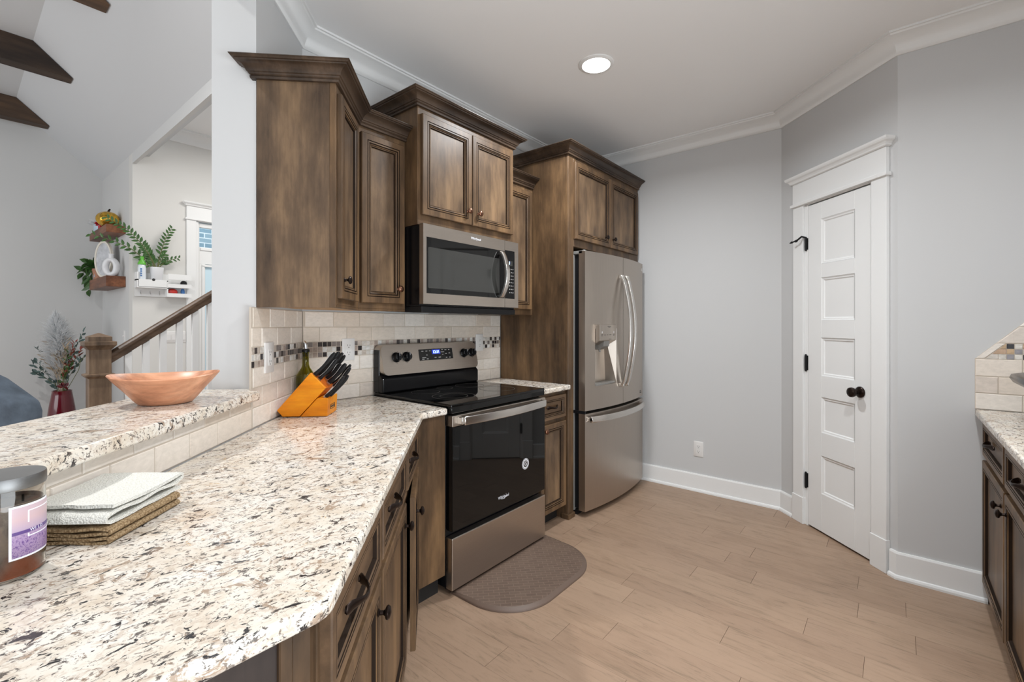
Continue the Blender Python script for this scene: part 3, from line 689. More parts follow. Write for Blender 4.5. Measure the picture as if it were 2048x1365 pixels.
crown(c1, cpath_l, 0, 2)
c2 = thing('wall_cabinet', 'narrow one door upper cabinet in the corner left of the microwave', 'cabinet', (XC, YC, 0), 0, 'brown upper cabinets')
c2['label'] = 'tall one door upper cabinet filling the corner before the microwave'
W2 = 1.502-XC
mb = MB(); mb.prism([(0, 0), (W2, 0), (W2, YW-YC), (1.113-XC, YW-YC)], ZB+0.012, ZT1-0.01, 'z', 0)
mb.prism([(0, 0.004), (W2-0.002, 0.004), (W2-0.002, YW-YC), (1.113-XC, YW-YC)], ZB+0.008, ZB+0.0119, 'z', 1)
mb.box(0, W2, 0, 0.016, ZB, ZB+0.012, 0)
mb.build('cabinet_body', ['cab', 'cabraw'], c2, bevel=0.0015, seg=1)
cab_door(c2, 0.006, W2-0.018, 1.395, 2.205, knob=(W2-0.056, 1.470))
cw_ = [(p[0], p[1]) for p in [(ST(S0, TD)[0], ST(S0, TD)[1]), (ST(S0, TF)[0], ST(S0, TF)[1]), (XC, YC), (1.502, YC)]]
crown(c2, [(x-XC, y-YC, ZT1) for x, y in cw_], 2, 2)

# ---- cabinet over the microwave -----------------------------------------
YM = 1.863
c3 = thing('wall_cabinet', 'raised two door upper cabinet directly above the microwave', 'cabinet', (1.508, YM, 0), 0, 'brown upper cabinets')
W3 = 0.762; Z3, ZT3 = 1.800, 2.466
mb = MB(); mb.box(0, W3, 0, YW-YM, Z3, ZT3-0.01); mb.build('cabinet_body', 'cab', c3, bevel=0.0015, seg=1)
cab_door(c3, 0.018, 0.374, 1.853, 2.365, knob=(0.340, 1.925))
cab_door(c3, 0.380, 0.740, 1.853, 2.365, knob=(0.424, 1.925))
crown(c3, [(0, YW-YM, ZT3), (0, 0, ZT3), (W3, 0, ZT3), (W3, YW-YM, ZT3)])

# ---- narrow cabinet beside the fridge enclosure --------------------------
c4 = thing('wall_cabinet', 'slim upper cabinet squeezed between microwave and fridge side panel', 'cabinet', (2.272, YC, 0), 0, 'brown upper cabinets')
W4 = 2.597-2.272
mb = MB(); mb.box(0, W4, 0, YW-YC, ZB, ZT1-0.01); mb.build('cabinet_body', 'cab', c4, bevel=0.0015, seg=1)
cab_door(c4, 0.03, W4-0.03, 1.395, 2.205, knob=(0.065, 1.47))
crown(c4, [(0, 0, ZT1), (W4, 0, ZT1)])

# ---- fridge enclosure ----------------------------------------------------
c5 = thing('fridge_cabinet', 'tall brown fridge surround with plain side panel and two doors on top', 'cabinet', (2.602, 1.665, 0), 0)
W5 = 3.682-2.602; ZT5 = 2.486
mb = MB(); mb.box(0, 0.02, 0.02, YW-1.667, 0.0, ZT5-0.01); mb.build('side_panel', 'cab', c5)
mb = MB(); mb.box(0, 0.068, 0, 0.02, 0.03, ZT5-0.01); mb.box(0.0195, 0.068, 0.02, 0.05, 0.03, 1.82)
mb.build('front_stile', 'cab', c5, bevel=0.002, seg=1)
mb = MB(); mb.box(-0.008, 0.074, -0.010, 0.05, 0.0, 0.034); mb.build('plinth_block', 'cab', c5, bevel=0.004)
mb = MB(); mb.box(0.0205, W5, 0.0205, YW-1.667, 1.817, ZT5-0.01); mb.box(0.0685, W5, 0, 0.02, 1.817, ZT5-0.01); mb.build('cabinet_body', 'cab', c5, bevel=0.0015, seg=1)
cab_door(c5, 0.066, 0.562, 1.868, 2.385, knob=(0.480, 1.934), kmat='bronze')
cab_door(c5, 0.568, W5-0.036, 1.868, 2.385, knob=(0.650-0.05, 1.934), kmat='bronze')
crown(c5, [(0, YW-1.667, ZT5), (0, 0, ZT5), (W5, 0, ZT5)])

# ---- base cabinet between range and fridge -------------------------------
b1 = thing('base_cabinet', 'small base cabinet with one drawer and one door between range and fridge', 'cabinet', (2.275, 1.682, 0), 0, 'brown base cabinets')
WB = 2.598-2.275
mb = MB(); mb.box(0, WB, 0, YW-1.684, 0.10, 0.864); mb.build('cabinet_body', 'cab', b1, bevel=0.001, seg=1)
mb = MB(); mb.box(0, WB, 0.07, YW-1.70, 0.0, 0.10); mb.build('toe_kick', 'toe', b1)
cab_drawer(b1, 0.022, WB-0.022, 0.690, 0.838, pull=(WB/2-0.01, 0.770))
cab_door(b1, 0.022, WB-0.022, 0.108, 0.664, knob=(0.055, 0.632))

# ---- diagonal run of base cabinets ---------------------------------------
TB = -0.232
def base_unit(s0, s1, label, knob_near=False, ajar=0.0):
    o = thing('base_cabinet', label, 'cabinet', ST(s0, TB), 45, 'brown base cabinets')
    w = s1-s0; d = TB-TD-0.015
    mb = MB(); mb.box(0, w, 0.0, d, 0.10, 0.864); mb.build('cabinet_body', 'cab', o, bevel=0.001, seg=1)
    mb = MB(); mb.box(0, w, 0.07, d, 0, 0.10); mb.build('toe_kick', 'toe', o)
    cab_drawer(o, 0.012, w-0.012, 0.690, 0.842, pull=(w*0.40, 0.772))
    dr = cab_door(o, 0.012, w-0.012, 0.108, 0.664, knob=((0.05 if knob_near else w-0.055), 0.60), kmat='bronze', panel='cab')
    if ajar:
        dr.location.x += (w-0.024); dr.rotation_euler.z = ajar
        for v in dr.data.vertices: v.co.x -= (w-0.024)
        for ch in dr.children: ch.location.x -= (w-0.024)
    return o
base_unit(0.745, 1.190, 'drawer base cabinet at the open end of the peninsula')
base_unit(1.195, 1.670, 'drawer base cabinet in the middle of the peninsula run')
c7 = base_unit(1.690, 2.085, 'drawer base cabinet with its door slightly ajar in the inner corner', True, math.radians(4))
# filler facing the range side
fx, fy = ST(2.095, TB)[:2]
loc = to_local(1.690, TB, [(fx+0.004, fy, 0), (1.496, fy, 0), (1.496, fy+0.02, 0), (fx+0.02, fy+0.02, 0)])
mb = MB(); mb.prism([p[:2] for p in loc], 0.10, 0.864); mb.build('filler_panel', 'cab', c7)
loc = to_local(1.690, TB, [(fx+0.05, fy+0.05, 0), (1.496, fy+0.05, 0), (1.496, fy+0.06, 0), (fx+0.07, fy+0.06, 0)])
mb = MB(); mb.prism([p[:2] for p in loc], 0.0, 0.10); mb.build('toe_kick', 'toe', c7)
# finished end of the peninsula, facing the camera side (plane y = const)
EY = 0.678
ex, ey = 0.352, EY
pe = thing('peninsula_end_panel', 'shaded brown panel closing the open end of the peninsula', 'panel', (ex, EY, 0), 0)
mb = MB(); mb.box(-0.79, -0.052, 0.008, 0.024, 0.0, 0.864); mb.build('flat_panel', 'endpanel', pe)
mb = MB(); mb.box(-0.052, -0.032, 0.0, 0.024, 0.0, 0.864); mb.build('edge_stile', 'cab', pe, bevel=0.002, seg=1)
mb = MB(); mb.prism([(-0.032, 0.006), (-0.004, 0.006), (0.006, 0.014), (-0.004, 0.024), (-0.032, 0.024)], 0.0, 0.864); mb.build('corner_post', 'cab', pe)

# ---- base cabinet on the second counter ----------------------------------
YR = -0.333
b5 = thing('base_cabinet', 'two door two drawer base cabinet under the second counter', 'cabinet', (3.058, YR, 0), 180, 'brown base cabinets')
mb = MB(); mb.box(0, 1.16, 0, 0.60, 0.10, 0.864); mb.build('cabinet_body', 'cab', b5, bevel=0.001, seg=1)
mb = MB(); mb.box(0, 1.16, 0.06, 0.60, 0, 0.10); mb.build('toe_kick', 'toe', b5)
cab_drawer(b5, 0.030, 0.555, 0.690, 0.842, pull=(0.24, 0.775)); cab_drawer(b5, 0.585, 1.13, 0.690, 0.842, pull=(0.86, 0.775))
cab_door(b5, 0.018, 0.560, 0.100, 0.664, knob=(0.515, 0.60), kmat='bronze', panel='cab'); cab_door(b5, 0.580, 1.13, 0.100, 0.664, knob=(0.625, 0.60), kmat='bronze', panel='cab')

# ---- granite -------------------------------------------------------------
def round_corner(poly, idx, n=6):
    out = []
    for i, p in enumerate(poly):
        if i not in idx: out.append(p); continue
        rr = idx[i]; P0, P, P1 = Vector(poly[i-1]), Vector(p), Vector(poly[(i+1) % len(poly)])
        a, b = (P0-P).normalized(), (P1-P).normalized()
        ang = math.acos(max(-1, min(1, a.dot(b)))); d = rr/math.tan(ang/2)
        A, B = P+a*d, P+b*d
        c = P+(a+b).normalized()*(rr/math.sin(ang/2))
        va, vb = A-c, B-c
        for k in range(n+1):
            t = k/n; v = va*(1-t)+vb*t; v = v.normalized()*rr; q = c+v; out.append((q.x, q.y))
    return out
def slab(name, poly, z0, z1, label):
    mb = MB(); mb.prism(poly, z0, z1)
    o = mb.build(name, 'granite', bevel=0.007, seg=3, smooth=30); o.modifiers['soft_edges'].angle_limit = math.radians(60)
    return tag(o, label, 'countertop')
TC = -0.197; NY = 0.628
poly = [(NY+TC/R2, NY), (1.625+TC/R2, 1.625), (1.500, 1.625), (1.500, YW-0.001), (YW+TD/R2+0.001, YW-0.001), (NY+TD/R2+0.001, NY)]
poly = round_corner(poly, {0: 0.05, 2: 0.016})
slab('granite_countertop', poly, 0.865, ZC, 'speckled cream granite peninsula countertop beside the range')
slab('granite_countertop', round_corner([(2.270, 1.638), (2.600, 1.638), (2.600, YW-0.001), (2.270, YW-0.001)], {1: 0.014}), 0.865, ZC, 'small granite countertop between the range and the fridge panel')
slab('granite_countertop', round_corner([(XR-0.012, -0.29), (1.9, -0.29), (1.9, -0.944), (XR-0.012, -0.944)][::-1], {}), 0.865, ZC, 'granite countertop against the far side of the galley')
lp = [ST(-0.05, -0.777)[:2], ST(1.832, -0.777)[:2], ST(1.834, -0.812)[:2], ST(1.884, -0.812)[:2], ST(1.884, -1.135)[:2], ST(-0.05, -1.135)[:2]]
lg = slab('granite_ledge', lp, 1.006, 1.042, 'raised speckled granite ledge on the half wall'); lg['category'] = 'ledge'

# ================================================================== range
RG = thing('electric_range', 'freestanding electric range with black glass oven door and steel drawer', 'range', (1.507, 1.608, 0), 0)
RWD = 0.755; RD = YW-1.608-0.012
mb = MB(); mb.box(0, RWD, 0.046, RD, 0.03, 0.896); mb.build('range_body', 'black', RG, bevel=0.003)
for fxx in (0.05, RWD-0.05):
    for fyy in (0.08, RD-0.06):
        mb = MB(); mb.lathe([(0.018, 0), (0.018, 0.03)], (fxx, fyy, 0), 12); mb.build('levelling_foot', 'matteblk', RG)
mb = MB(); mb.prism(rrect(-0.002, RWD+0.002, 0.004, RD-0.005, 0.006), 0.8965, 0.911); mb.prism([(0.004, 0.868), (0.004, 0.900), (0.03, 0.900), (0.03, 0.868)], 0, RWD, 'x')
ct = mb.build('cooktop', 'glassblk', RG, bevel=0.004, smooth=40)
for bx, by, rs in ((0.20, 0.20, (0.115, 0.075)), (0.56, 0.21, (0.105,)), (0.20, 0.43, (0.08,)), (0.56, 0.44, (0.09,)), (0.38, 0.47, (0.05,))):
    mb = MB()
    for r in rs: mb.lathe([(r, 0.9111), (r, 0.9115), (r-0.0022, 0.9115), (r-0.0022, 0.9111)], (bx, by, 0), 48, cap0=False, cap1=False)
    mb.build('burner_ring', 'printdk', ct, smooth=40)
od = thing('oven_door', None, None); od.parent = RG
mb = MB(); mb.box(0.002, RWD-0.002, 0.0, 0.044, 0.308, 0.806); mb.build('door_glass', 'glassblk', od, bevel=0.004)
mb = MB(); mb.box(0.0, RWD, -0.002, 0.044, 0.806, 0.857); mb.build('door_top_band', 'steel', od, bevel=0.003)
mb = MB(); L = []
for k in range(15):
    u = k/14; x = 0.045+(RWD-0.09)*u; bow = -0.030-0.026*math.sin(PI*u)
    L.append([(x, bow-0.010, 0.812), (x, bow-0.012, 0.833), (x, bow-0.010, 0.853), (x, bow+0.004, 0.853), (x, bow+0.004, 0.812)])
mb.loops(L)
for x0 in (0.045, RWD-0.045): mb.box(x0-0.012, x0+0.012, -0.034, 0.0, 0.816, 0.850)
mb.build('oven_handle', 'steelhi', od, bevel=0.003, smooth=35)
mb = MB(); mb.lathe([(0.031, 0.0), (0.031, -0.0010), (0.001, -0.0010)], (0, 0, 0), 36, 'y'); bd = mb.build('round_sticker', 'labelwhite', od); bd.location = (0.563, 0, 0.504)
mb = MB(); mb.lathe([(0.029, -0.0011), (0.029, -0.0014), (0.0265, -0.0014), (0.0265, -0.0011)], (0, 0, 0), 36, 'y', cap0=False, cap1=False); mb.lathe([(0.019, -0.0011), (0.019, -0.0013), (0.001, -0.0013)], (0, 0, 0), 30, 'y'); mb.build('sticker_ring', 'printdk', bd)
text('sticker_mark', 'G', 0.032, 'labelwhite', bd, (0, -0.0016, 0.0))
text('maker_logo', 'Whirlpool', 0.022, 'labelwhite', od, (0.372, -0.0012, 0.374), sx=0.95)
mb = MB(); mb.tube([(0.352, -0.0012, 0.366), (0.375, -0.0012, 0.362), (0.395, -0.0012, 0.372), (0.392, -0.0012, 0.385)], 0.001, 6); mb.build('logo_swoosh', 'labelwhite', od)
mb = MB(); mb.box(0.0, RWD, 0.0, 0.044, 0.030, 0.276); mb.build('storage_drawer', 'steel', RG, bevel=0.004)
mb = MB()
mb.prism([(RD-0.085, 0.9115), (RD-0.085, 0.990), (RD-0.06, 1.012), (RD, 1.012), (RD, 0.9115)], 0.0, RWD, 'x'); mb.build('backguard_riser', 'black', RG, bevel=0.008, seg=3)
# tilted steel control panel
def panel_pt(x, z, out=0.0):
    k = (z-1.008)/(1.176-1.008); return (x, RD-0.092+0.038*k-out, z)
mb = MB()
pl = rrect(0.004, RWD-0.004, 1.008, 1.176, 0.03)
mb.loops([[(x, RD-0.002, z) for x, z in pl], [(x, panel_pt(x, z)[1]+0.006, z) for x, z in pl], [panel_pt(0.004+(x-0.004)*0.996+0.0015, 1.008+(z-1.008)*0.985+0.001) for x, z in pl]])
cp = mb.build('control_panel', 'steel', RG, smooth=50)
mb = MB(); mb.box(-0.001, 0.012, RD-0.050, RD, 0.9115, 1.150); mb.build('end_cap', 'black', RG, bevel=0.004)
tilt = math.atan2(0.038, 0.168)
def on_panel(o, x, z, out=0.0):
    o.parent = cp; o.location = panel_pt(x, z, out); o.rotation_euler.x = -tilt; return o
mb = MB(); mb.prism(rrect(-0.134, 0.134, -0.034, 0.034, 0.003), -0.0025, 0.002, 'y'); ds = on_panel(mb.build('display_glass', 'glassblk', bevel=0.0005), 0.398, 1.109)
def on_disp(o): o.parent = ds; return o
text('clock_digits', '12:31', 0.026, 'led', ds, (-0.002, -0.0032, 0.014), sx=0.95)
mb = MB(); mb.box(-0.035, 0.031, -0.0028, -0.0026, 0.001, 0.029); mb.build('clock_window', 'leddim', ds)
for kx, kz, kw in ((-0.108, .022, .016), (-0.077, .022, .014), (-0.05, .022, .012), (-0.077, -.002, .012), (-.1, -.017, .03), (-0.108, -.026, .018), (-0.075, -.026, .014), (-0.012, -.02, .016), (0.022, -.02, .018), (.05, .026, .012), (.05, .012, .028), (.05, -.004, .01), (.077, .024, .016), (.105, .024, .012), (.078, .0, .012), (.106, .002, .014), (.078, -.024, .012), (.106, -.024, .014)):
    mb = MB(); mb.box(kx-kw/2, kx+kw/2, -0.0029, -0.0026, kz-0.002, kz+0.002); mb.build('touch_key', 'print', ds)
for kx in (0.100, 0.172, 0.632, 0.705):
    mb = MB(); mb.lathe([(0.029, 0.0), (0.029, -0.004), (0.024, -0.008), (0.022, -0.024), (0.020, -0.028), (0.001, -0.028)], (0, 0, 0), 30, 'y')
    mb.box(-0.006, 0.006, -0.036, -0.026, -0.021, 0.021)
    k = on_panel(mb.build('burner_knob', 'black', bevel=0.0015, smooth=40), kx, 1.105, 0.0)
    mb = MB(); mb.box(-0.0008, 0.0008, -0.0365, -0.0361, 0.004, 0.020); mb.build('pointer_line', 'labelwhite', k)
    for a in (20, 180, 320):
        mb = MB(); mb.box(0.034*math.sin(math.radians(a))-0.0015, 0.034*math.sin(math.radians(a))+0.0015, -0.001, 0.0005, 0.034*math.cos(math.radians(a))-0.0015, 0.034*math.cos(math.radians(a))+0.0015)
        mb.build('dial_print', 'printdk', k)

# ================================================================== microwave
MW = thing('microwave_oven', 'steel over the range microwave mounted under the raised cabinet', 'microwave', (1.505, 1.815, 0), 0)
MWW = 0.758
mb = MB(); mb.box(0.002, MWW-0.002, 0.032, YW-1.815-0.012, 1.385, 1.797); mb.build('microwave_body', 'black', MW, bevel=0.003)
mb = MB(); mb.prism([(0.02, 1.352), (0.02, 1.3849), (YW-1.835, 1.3849), (YW-1.835, 1.366), (0.09, 1.352)], 0.006, MWW-0.006, 'x'); vb = mb.build('bottom_vent', 'matteblk', MW, bevel=0.003)
mb = MB(); mb.box(0.22, 0.50, 0.10, 0.22, 1.349, 1.353); mb.build('grease_filter', 'grey', vb)
md = thing('microwave_door', None, None); md.parent = MW
def frame_plate(mb, x0, x1, z0, z1, hx0, hx1, hz0, hz1, y0, y1, m=0):
    o = [(x0, z0), (x1, z0), (x1, z1), (x0, z1)]; i = [(hx0, hz0), (hx1, hz0), (hx1, hz1), (hx0, hz1)]
    mb.loops([[(a, y1, b) for a, b in i], [(a, y1, b) for a, b in o], [(a, y0, b) for a, b in o], [(a, y0, b) for a, b in i], [(a, y1, b) for a, b in i]], m, False, False)
mb = MB(); frame_plate(mb, 0.0, 0.6275, 1.395, 1.799, 0.021, 0.6276-0.0005, 1.449, 1.734, 0.0, 0.030); mb.build('door_frame', 'steel', md)
mb = MB(); mb.box(0.021, 0.627, 0.0012, 0.030, 1.449, 1.734); mb.build('door_glass', 'glassblk', md)
mb = MB(); mb.prism(rrect(0.032, 0.580, 1.476, 1.684, 0.008), 0.0006, 0.0012, 'y'); mb.build('viewing_window', 'mwinner', md)
mb = MB(); L = []
for k in range(17):
    u = k/16; z = 1.452+0.274*u; bow = -0.012-0.046*math.sin(PI*u)**0.8
    L.append([(0.571, bow+0.008, z), (0.573, bow-0.006, z), (0.588, bow-0.010, z), (0.603, bow-0.006, z), (0.605, bow+0.008, z)])
mb.loops(L); mb.box(0.576, 0.600, -0.02, 0.0012, 1.452, 1.470); mb.box(0.576, 0.600, -0.02, 0.0012, 1.708, 1.726)
mb.build('door_handle', 'steelhi', md, bevel=0.002, smooth=40)
text('maker_logo', 'Whirlpool', 0.020, 'labelwhite', md, (0.378, -0.0008, 1.772), sx=0.95)
mcp = thing('control_strip', None, None); mcp.parent = MW
mb = MB(); frame_plate(mb, 0.6295, MWW, 1.395, 1.799, 0.630, 0.722, 1.449, 1.742, 0.0, 0.030); mb.build('strip_frame', 'steel', mcp)
mb = MB(); mb.box(0.6296, 0.722, 0.0012, 0.030, 1.449, 1.742); mb.build('control_glass', 'glassblk', mcp)
mb = MB(); mb.box(0.668, 0.702, 0.0004, 0.0012, 1.650, 1.680); mb.build('clock_window', 'mwinner', mcp)
mb = MB(); mb.box(0.671, 0.676, 0.0000, 0.0004, 1.658, 1.676); mb.build('clock_digit', 'led', mcp)
for r in range(8):
    for c in range(3):
        z = 1.630-r*0.0205; x = 0.676+c*0.015
        mb = MB(); mb.box(x-0.003, x+0.003, 0.0006, 0.0012, z-0.003, z+0.003); mb.build('touch_key', 'print', mcp)

# ================================================================== fridge
FG = thing('refrigerator', 'stainless french door refrigerator with ice dispenser and bottom freezer drawer', 'refrigerator', (2.693, 1.59, 0), 0)
FWD = 0.912
def bow(x): u = (x-FWD/2)/(FWD/2); return -0.045*(1-u*u)
def fridge_slab(mb, x0, x1, z0, z1, th=0.048, n=14, m=0, y_off=0.0):
    xs = [x0+(x1-x0)*k/n for k in range(n+1)]
    poly = [(x, bow(x)+y_off) for x in xs]+[(x1, th), (x0, th)]
    mb.prism(poly, z0, z1, 'z', m)
mb = MB(); mb.box(0.0, FWD, 0.086, YW-1.59-0.03, 0.03, 1.765); mb.build('fridge_body', 'grey', FG, bevel=0.004)
mb = MB(); mb.box(0.012, FWD-0.012, 0.0485, 0.086, 0.05, 1.76); mb.build('door_gasket', 'matteblk', FG)
mb = MB(); mb.box(0.02, FWD-0.02, 0.07, 0.13, 0.0, 0.04); mb.build('base_grille', 'matteblk', FG)
for hx in (0.0, FWD-0.075):
    mb = MB(); mb.box(hx, hx+0.075, 0.02, 0.15, 1.766, 1.788); mb.lathe([(0.016, 1.766), (0.016, 1.795)], (hx+0.037, 0.03, 0), 14); mb.build('hinge_cover', 'grey', FG, bevel=0.004)
GX = 0.470
# left door, with a dispenser recess
ld = thing('fridge_door', None, None); ld.parent = FG
CX0, CX1, CZ0, CZ1 = 0.102, 0.372, 0.872, 1.262
mb = MB()
fridge_slab(mb, 0, CX0, 0.712, 1.785); fridge_slab(mb, CX1, GX-0.002, 0.712, 1.785); fridge_slab(mb, CX0, CX1, 0.712, CZ0); fridge_slab(mb, CX0, CX1, CZ1, 1.785)
mb.box(CX0, CX1, 0.040, 0.0485, CZ0, CZ1)
mb.build('door_panel', 'steelz', ld, smooth=30)
mb = MB(); y0 = bow((CX0+CX1)/2)
mb.loops([[(CX0+0.001, bow(CX0)+0.002, CZ0+0.001), (CX1-0.001, bow(CX1)+0.002, CZ0+0.001), (CX1-0.001, bow(CX1)+0.002, CZ1-0.001), (CX0+0.001, bow(CX0)+0.002, CZ1-0.001)], [(CX0+0.05, 0.038, CZ0+0.001), (CX1-0.02, 0.038, CZ0+0.001), (CX1-0.05, 0.038, CZ1), (CX0+0.03, 0.038, CZ1)]], 0, False, True)
cav = mb.build('dispenser_recess', 'steelz', ld)
mb = MB(); mb.box(CX0+0.002, CX1-0.002, y0+0.004, 0.036, CZ0+0.001, CZ0+0.012); mb.build('drip_tray', 'grey', ld)
mb = MB(); mb.prism([(y0-0.020, 1.290), (y0-0.020, 1.182), (0.0, 1.150), (0.036, 1.150), (0.036, 1.290)], CX0+0.004, CX1-0.03, 'x'); dp = mb.build('dispenser_control', 'steelz', ld, bevel=0.003)
mb = MB(); mb.prism([(y0-0.012, 1.181), (y0-0.006, 1.140), (0.0, 1.116), (0.03, 1.116), (0.03, 1.16)], CX0+0.08, CX0+0.16, 'x'); mb.lathe([(0.008, 1.10), (0.008, 1.118)], (CX0+0.10, 0.0, 0), 10); mb.build('ice_spout', 'grey', ld, bevel=0.003)
for a, b, z in ((0.03, 0.036, 1.238), (0.20, 0.206, 1.238)):
    mb = MB(); mb.box(CX0+a, CX0+b, y0-0.0208, y0-0.0201, z-0.006, z+0.006); mb.build('indicator_light', 'labelwhite', dp)
for a, b, z in ((0.02, 0.045, 1.222), (0.02, 0.04, 1.214), (0.06, 0.085, 1.22), (0.10, 0.12, 1.22), (0.135, 0.165, 1.22), (0.19, 0.215, 1.222), (0.19, 0.21, 1.214), (0.11, 0.16, 1.278), (0.12, 0.15, 1.272), (0.13, 0.16, 1.19)):
    mb = MB(); mb.box(CX0+a, CX0+b, y0-0.0206, y0-0.0201, z-0.0016, z+0.0016); mb.build('panel_print', 'printdk', dp)
rd = thing('fridge_door', None, None); rd.parent = FG
mb = MB(); fridge_slab(mb, GX+0.002, FWD, 0.712, 1.785); mb.build('door_panel', 'steelz', rd, smooth=30)
mb = MB(); mb.lathe([(0.013, 0), (0.013, -0.002), (0.001, -0.002)], (0, 0, 0), 20, 'y'); e = mb.build('round_emblem', 'steelhi', rd); e.location = (0.875, bow(0.875), 1.735)
for k in range(2):
    mb = MB(); mb.box(0.80+0.01*k, 0.845+0.01*k, bow(0.83)-0.0012, bow(0.83)+0.003, 0.755-0.012*k, 0.761-0.012*k); mb.build('door_print', 'printdk', rd)
def bar_handle(parent, x, z0, z1):
    mb = MB(); L = []
    for k in range(21):
        u = k/20; z = z0+(z1-z0)*u; o = bow(x)-0.022-0.062*math.sin(PI*u)
        if k in (0, 20): o = bow(x)-0.012
        L.append([(x-0.017, o+0.010, z), (x-0.015, o-0.006, z), (x, o-0.010, z), (x+0.015, o-0.006, z), (x+0.017, o+0.010, z)])
    mb.loops(L)
    for z in (z0+0.014, z1-0.014): mb.box(x-0.010, x+0.010, bow(x)-0.03, bow(x)+0.004, z-0.012, z+0.012)
    return mb.build('door_handle', 'steelhi', parent, bevel=0.003, smooth=50)
bar_handle(ld, GX-0.045, 0.838, 1.652); bar_handle(rd, GX+0.030, 0.838, 1.652)
fz = thing('freezer_drawer', None, None); fz.parent = FG
mb = MB(); fridge_slab(mb, 0, FWD, 0.040, 0.692); mb.build('drawer_panel', 'steelz', fz, smooth=30)
mb = MB(); L = []
for k in range(19):
    u = k/18; x = 0.035+(FWD-0.07)*u; o = bow(x)-0.018-0.030*math.sin(PI*u)**0.6
    L.append([(x, o+0.008, 0.632), (x, o-0.006, 0.632), (x, o-0.010, 0.653), (x, o-0.006, 0.674), (x, o+0.008, 0.674)])
mb.loops(L)
for x in (0.047, FWD-0.047): mb.box(x-0.012, x+0.012, bow(x)-0.03, bow(x)+0.004, 0.640, 0.666)
mb.build('drawer_handle', 'steelhi', fz, bevel=0.003, smooth=50)
mb = MB(); mb.box(-0.001, 0.01, 0.0, 0.09, 0.692, 0.712); mb.build('centre_hinge', 'matteblk', FG)

# ================================================================== floor mat, lamp, outlets
mt = thing('kitchen_mat', 'brown woven look half round anti fatigue mat on the floor by the range', 'floor mat', (0, 0, 0), 0)
mp = round_corner([(1.53, 1.645), (1.53, 1.235), (2.30, 1.235), (2.30, 1.645)], {1: 0.26, 2: 0.26}, 14)
def inset(poly, d):
    c = Vector((sum(p[0] for p in poly)/len(poly), sum(p[1] for p in poly)/len(poly))); out = []
    n = len(poly)
    for i in range(n):
        a, b = Vector(poly[i-1]), Vector(poly[(i+1) % n]); t = (b-a).normalized(); nn = Vector((-t.y, t.x)); p = Vector(poly[i])
        if (c-p).dot(nn) < 0: nn = -nn
        q = p+nn*d; out.append((q.x, q.y))
    return out
i1, i2 = inset(mp, 0.004), inset(mp, 0.022)
mb = MB(); mb.loops([[(x, y, 0.0005) for x, y in mp], [(x, y, 0.006) for x, y in mp], [(x, y, 0.010) for x, y in i1], [(x, y, 0.0165) for x, y in i2]], 0, True, False); mb.build('rolled_edge', 'matedge', mt, smooth=50)
mb = MB(); mb.loops([[(x, y, 0.0165) for x, y in i2], [(x, y, 0.0168) for x, y in inset(mp, 0.024)]], 0, False, True); mb.build('woven_top', 'mat', mt)
lx, ly = LAMPS[0]
rl = thing('recessed_light', 'round lit recessed ceiling light above the range', 'ceiling light', (lx, ly, CEIL), 0)
mb = MB(); mb.lathe([(0.098, 0), (0.098, -0.004), (0.090, -0.009), (0.078, -0.010), (0.076, -0.006), (0.076, 0)], n=48, cap0=False, cap1=False); mb.build('trim_ring', 'trim', rl, smooth=40)
mb = MB(); mb.lathe([(0.0775, -0.0065), (0.0775, -0.0085), (0.06, -0.0105), (0.001, -0.011)], n=48); mb.build('diffuser', 'glow', rl, smooth=60)

def outlet(label, loc, rotz, sockets=2, w=0.073, h=0.117, decora=True, gang=1, name='wall_outlet', cat='outlet'):
    o = thing(name, label, cat, loc, rotz)
    W_ = w if gang == 1 else w+0.046*(gang-1)
    mb = MB(); mb.loops([[(x, 0, z) for x, z in rrect(-W_/2, W_/2, -h/2, h/2, 0.004)], [(x, -0.004, z) for x, z in rrect(-W_/2, W_/2, -h/2, h/2, 0.004)], [(x, -0.006, z) for x, z in rrect(-W_/2+0.003, W_/2-0.003, -h/2+0.003, h/2-0.003, 0.003)]]); mb.build('cover_plate', 'plastic', o, smooth=40)
    for g in range(gang):
        cx = (g-(gang-1)/2)*0.046
        if sockets == 0:
            mb = MB(); mb.box(cx-0.0165, cx+0.0165, -0.008, -0.0055, -0.033, 0.033); mb.build('rocker', 'plastic', o, bevel=0.0015); continue
        if sockets == 1:
            mb = MB(); mb.box(cx-0.005, cx+0.005, -0.016, -0.0055, -0.004, 0.012); mb.build('toggle', 'plastic', o, bevel=0.0015); continue
        mb = MB(); mb.prism(rrect(-0.0168, 0.0168, -0.0335, 0.0335, 0.002), -0.0072, -0.0055, 'y'); rc = mb.build('receptacle', 'plastic', o, bevel=0.0005)
        for cz in (0.019, -0.019):
            mb = MB(); mb.box(-0.0075, -0.0055, -0.0076, -0.0072, cz-0.001, cz+0.008); mb.box(0.0055, 0.0075, -0.0076, -0.0072, cz-0.001, cz+0.007); mb.lathe([(0.0026, -0.0072), (0.0026, -0.0076)], (0, 0, cz-0.008), 10, 'y'); mb.build('socket', 'slot', rc)
    return o
outlet('white outlet plate on the tile behind the knife block', (1.357, YW, 1.158), 0)
outlet('white outlet plate on the tile behind the range corner', (2.372, YW, 1.165), 0)
outlet('white outlet plate on the pale wall near the baseboard', (XF, 1.170, 0.327), -90)
outlet('white outlet plate on the tile beside the pillar', ST(1.985, TD, 1.156), 45, h=0.125, w=0.085)

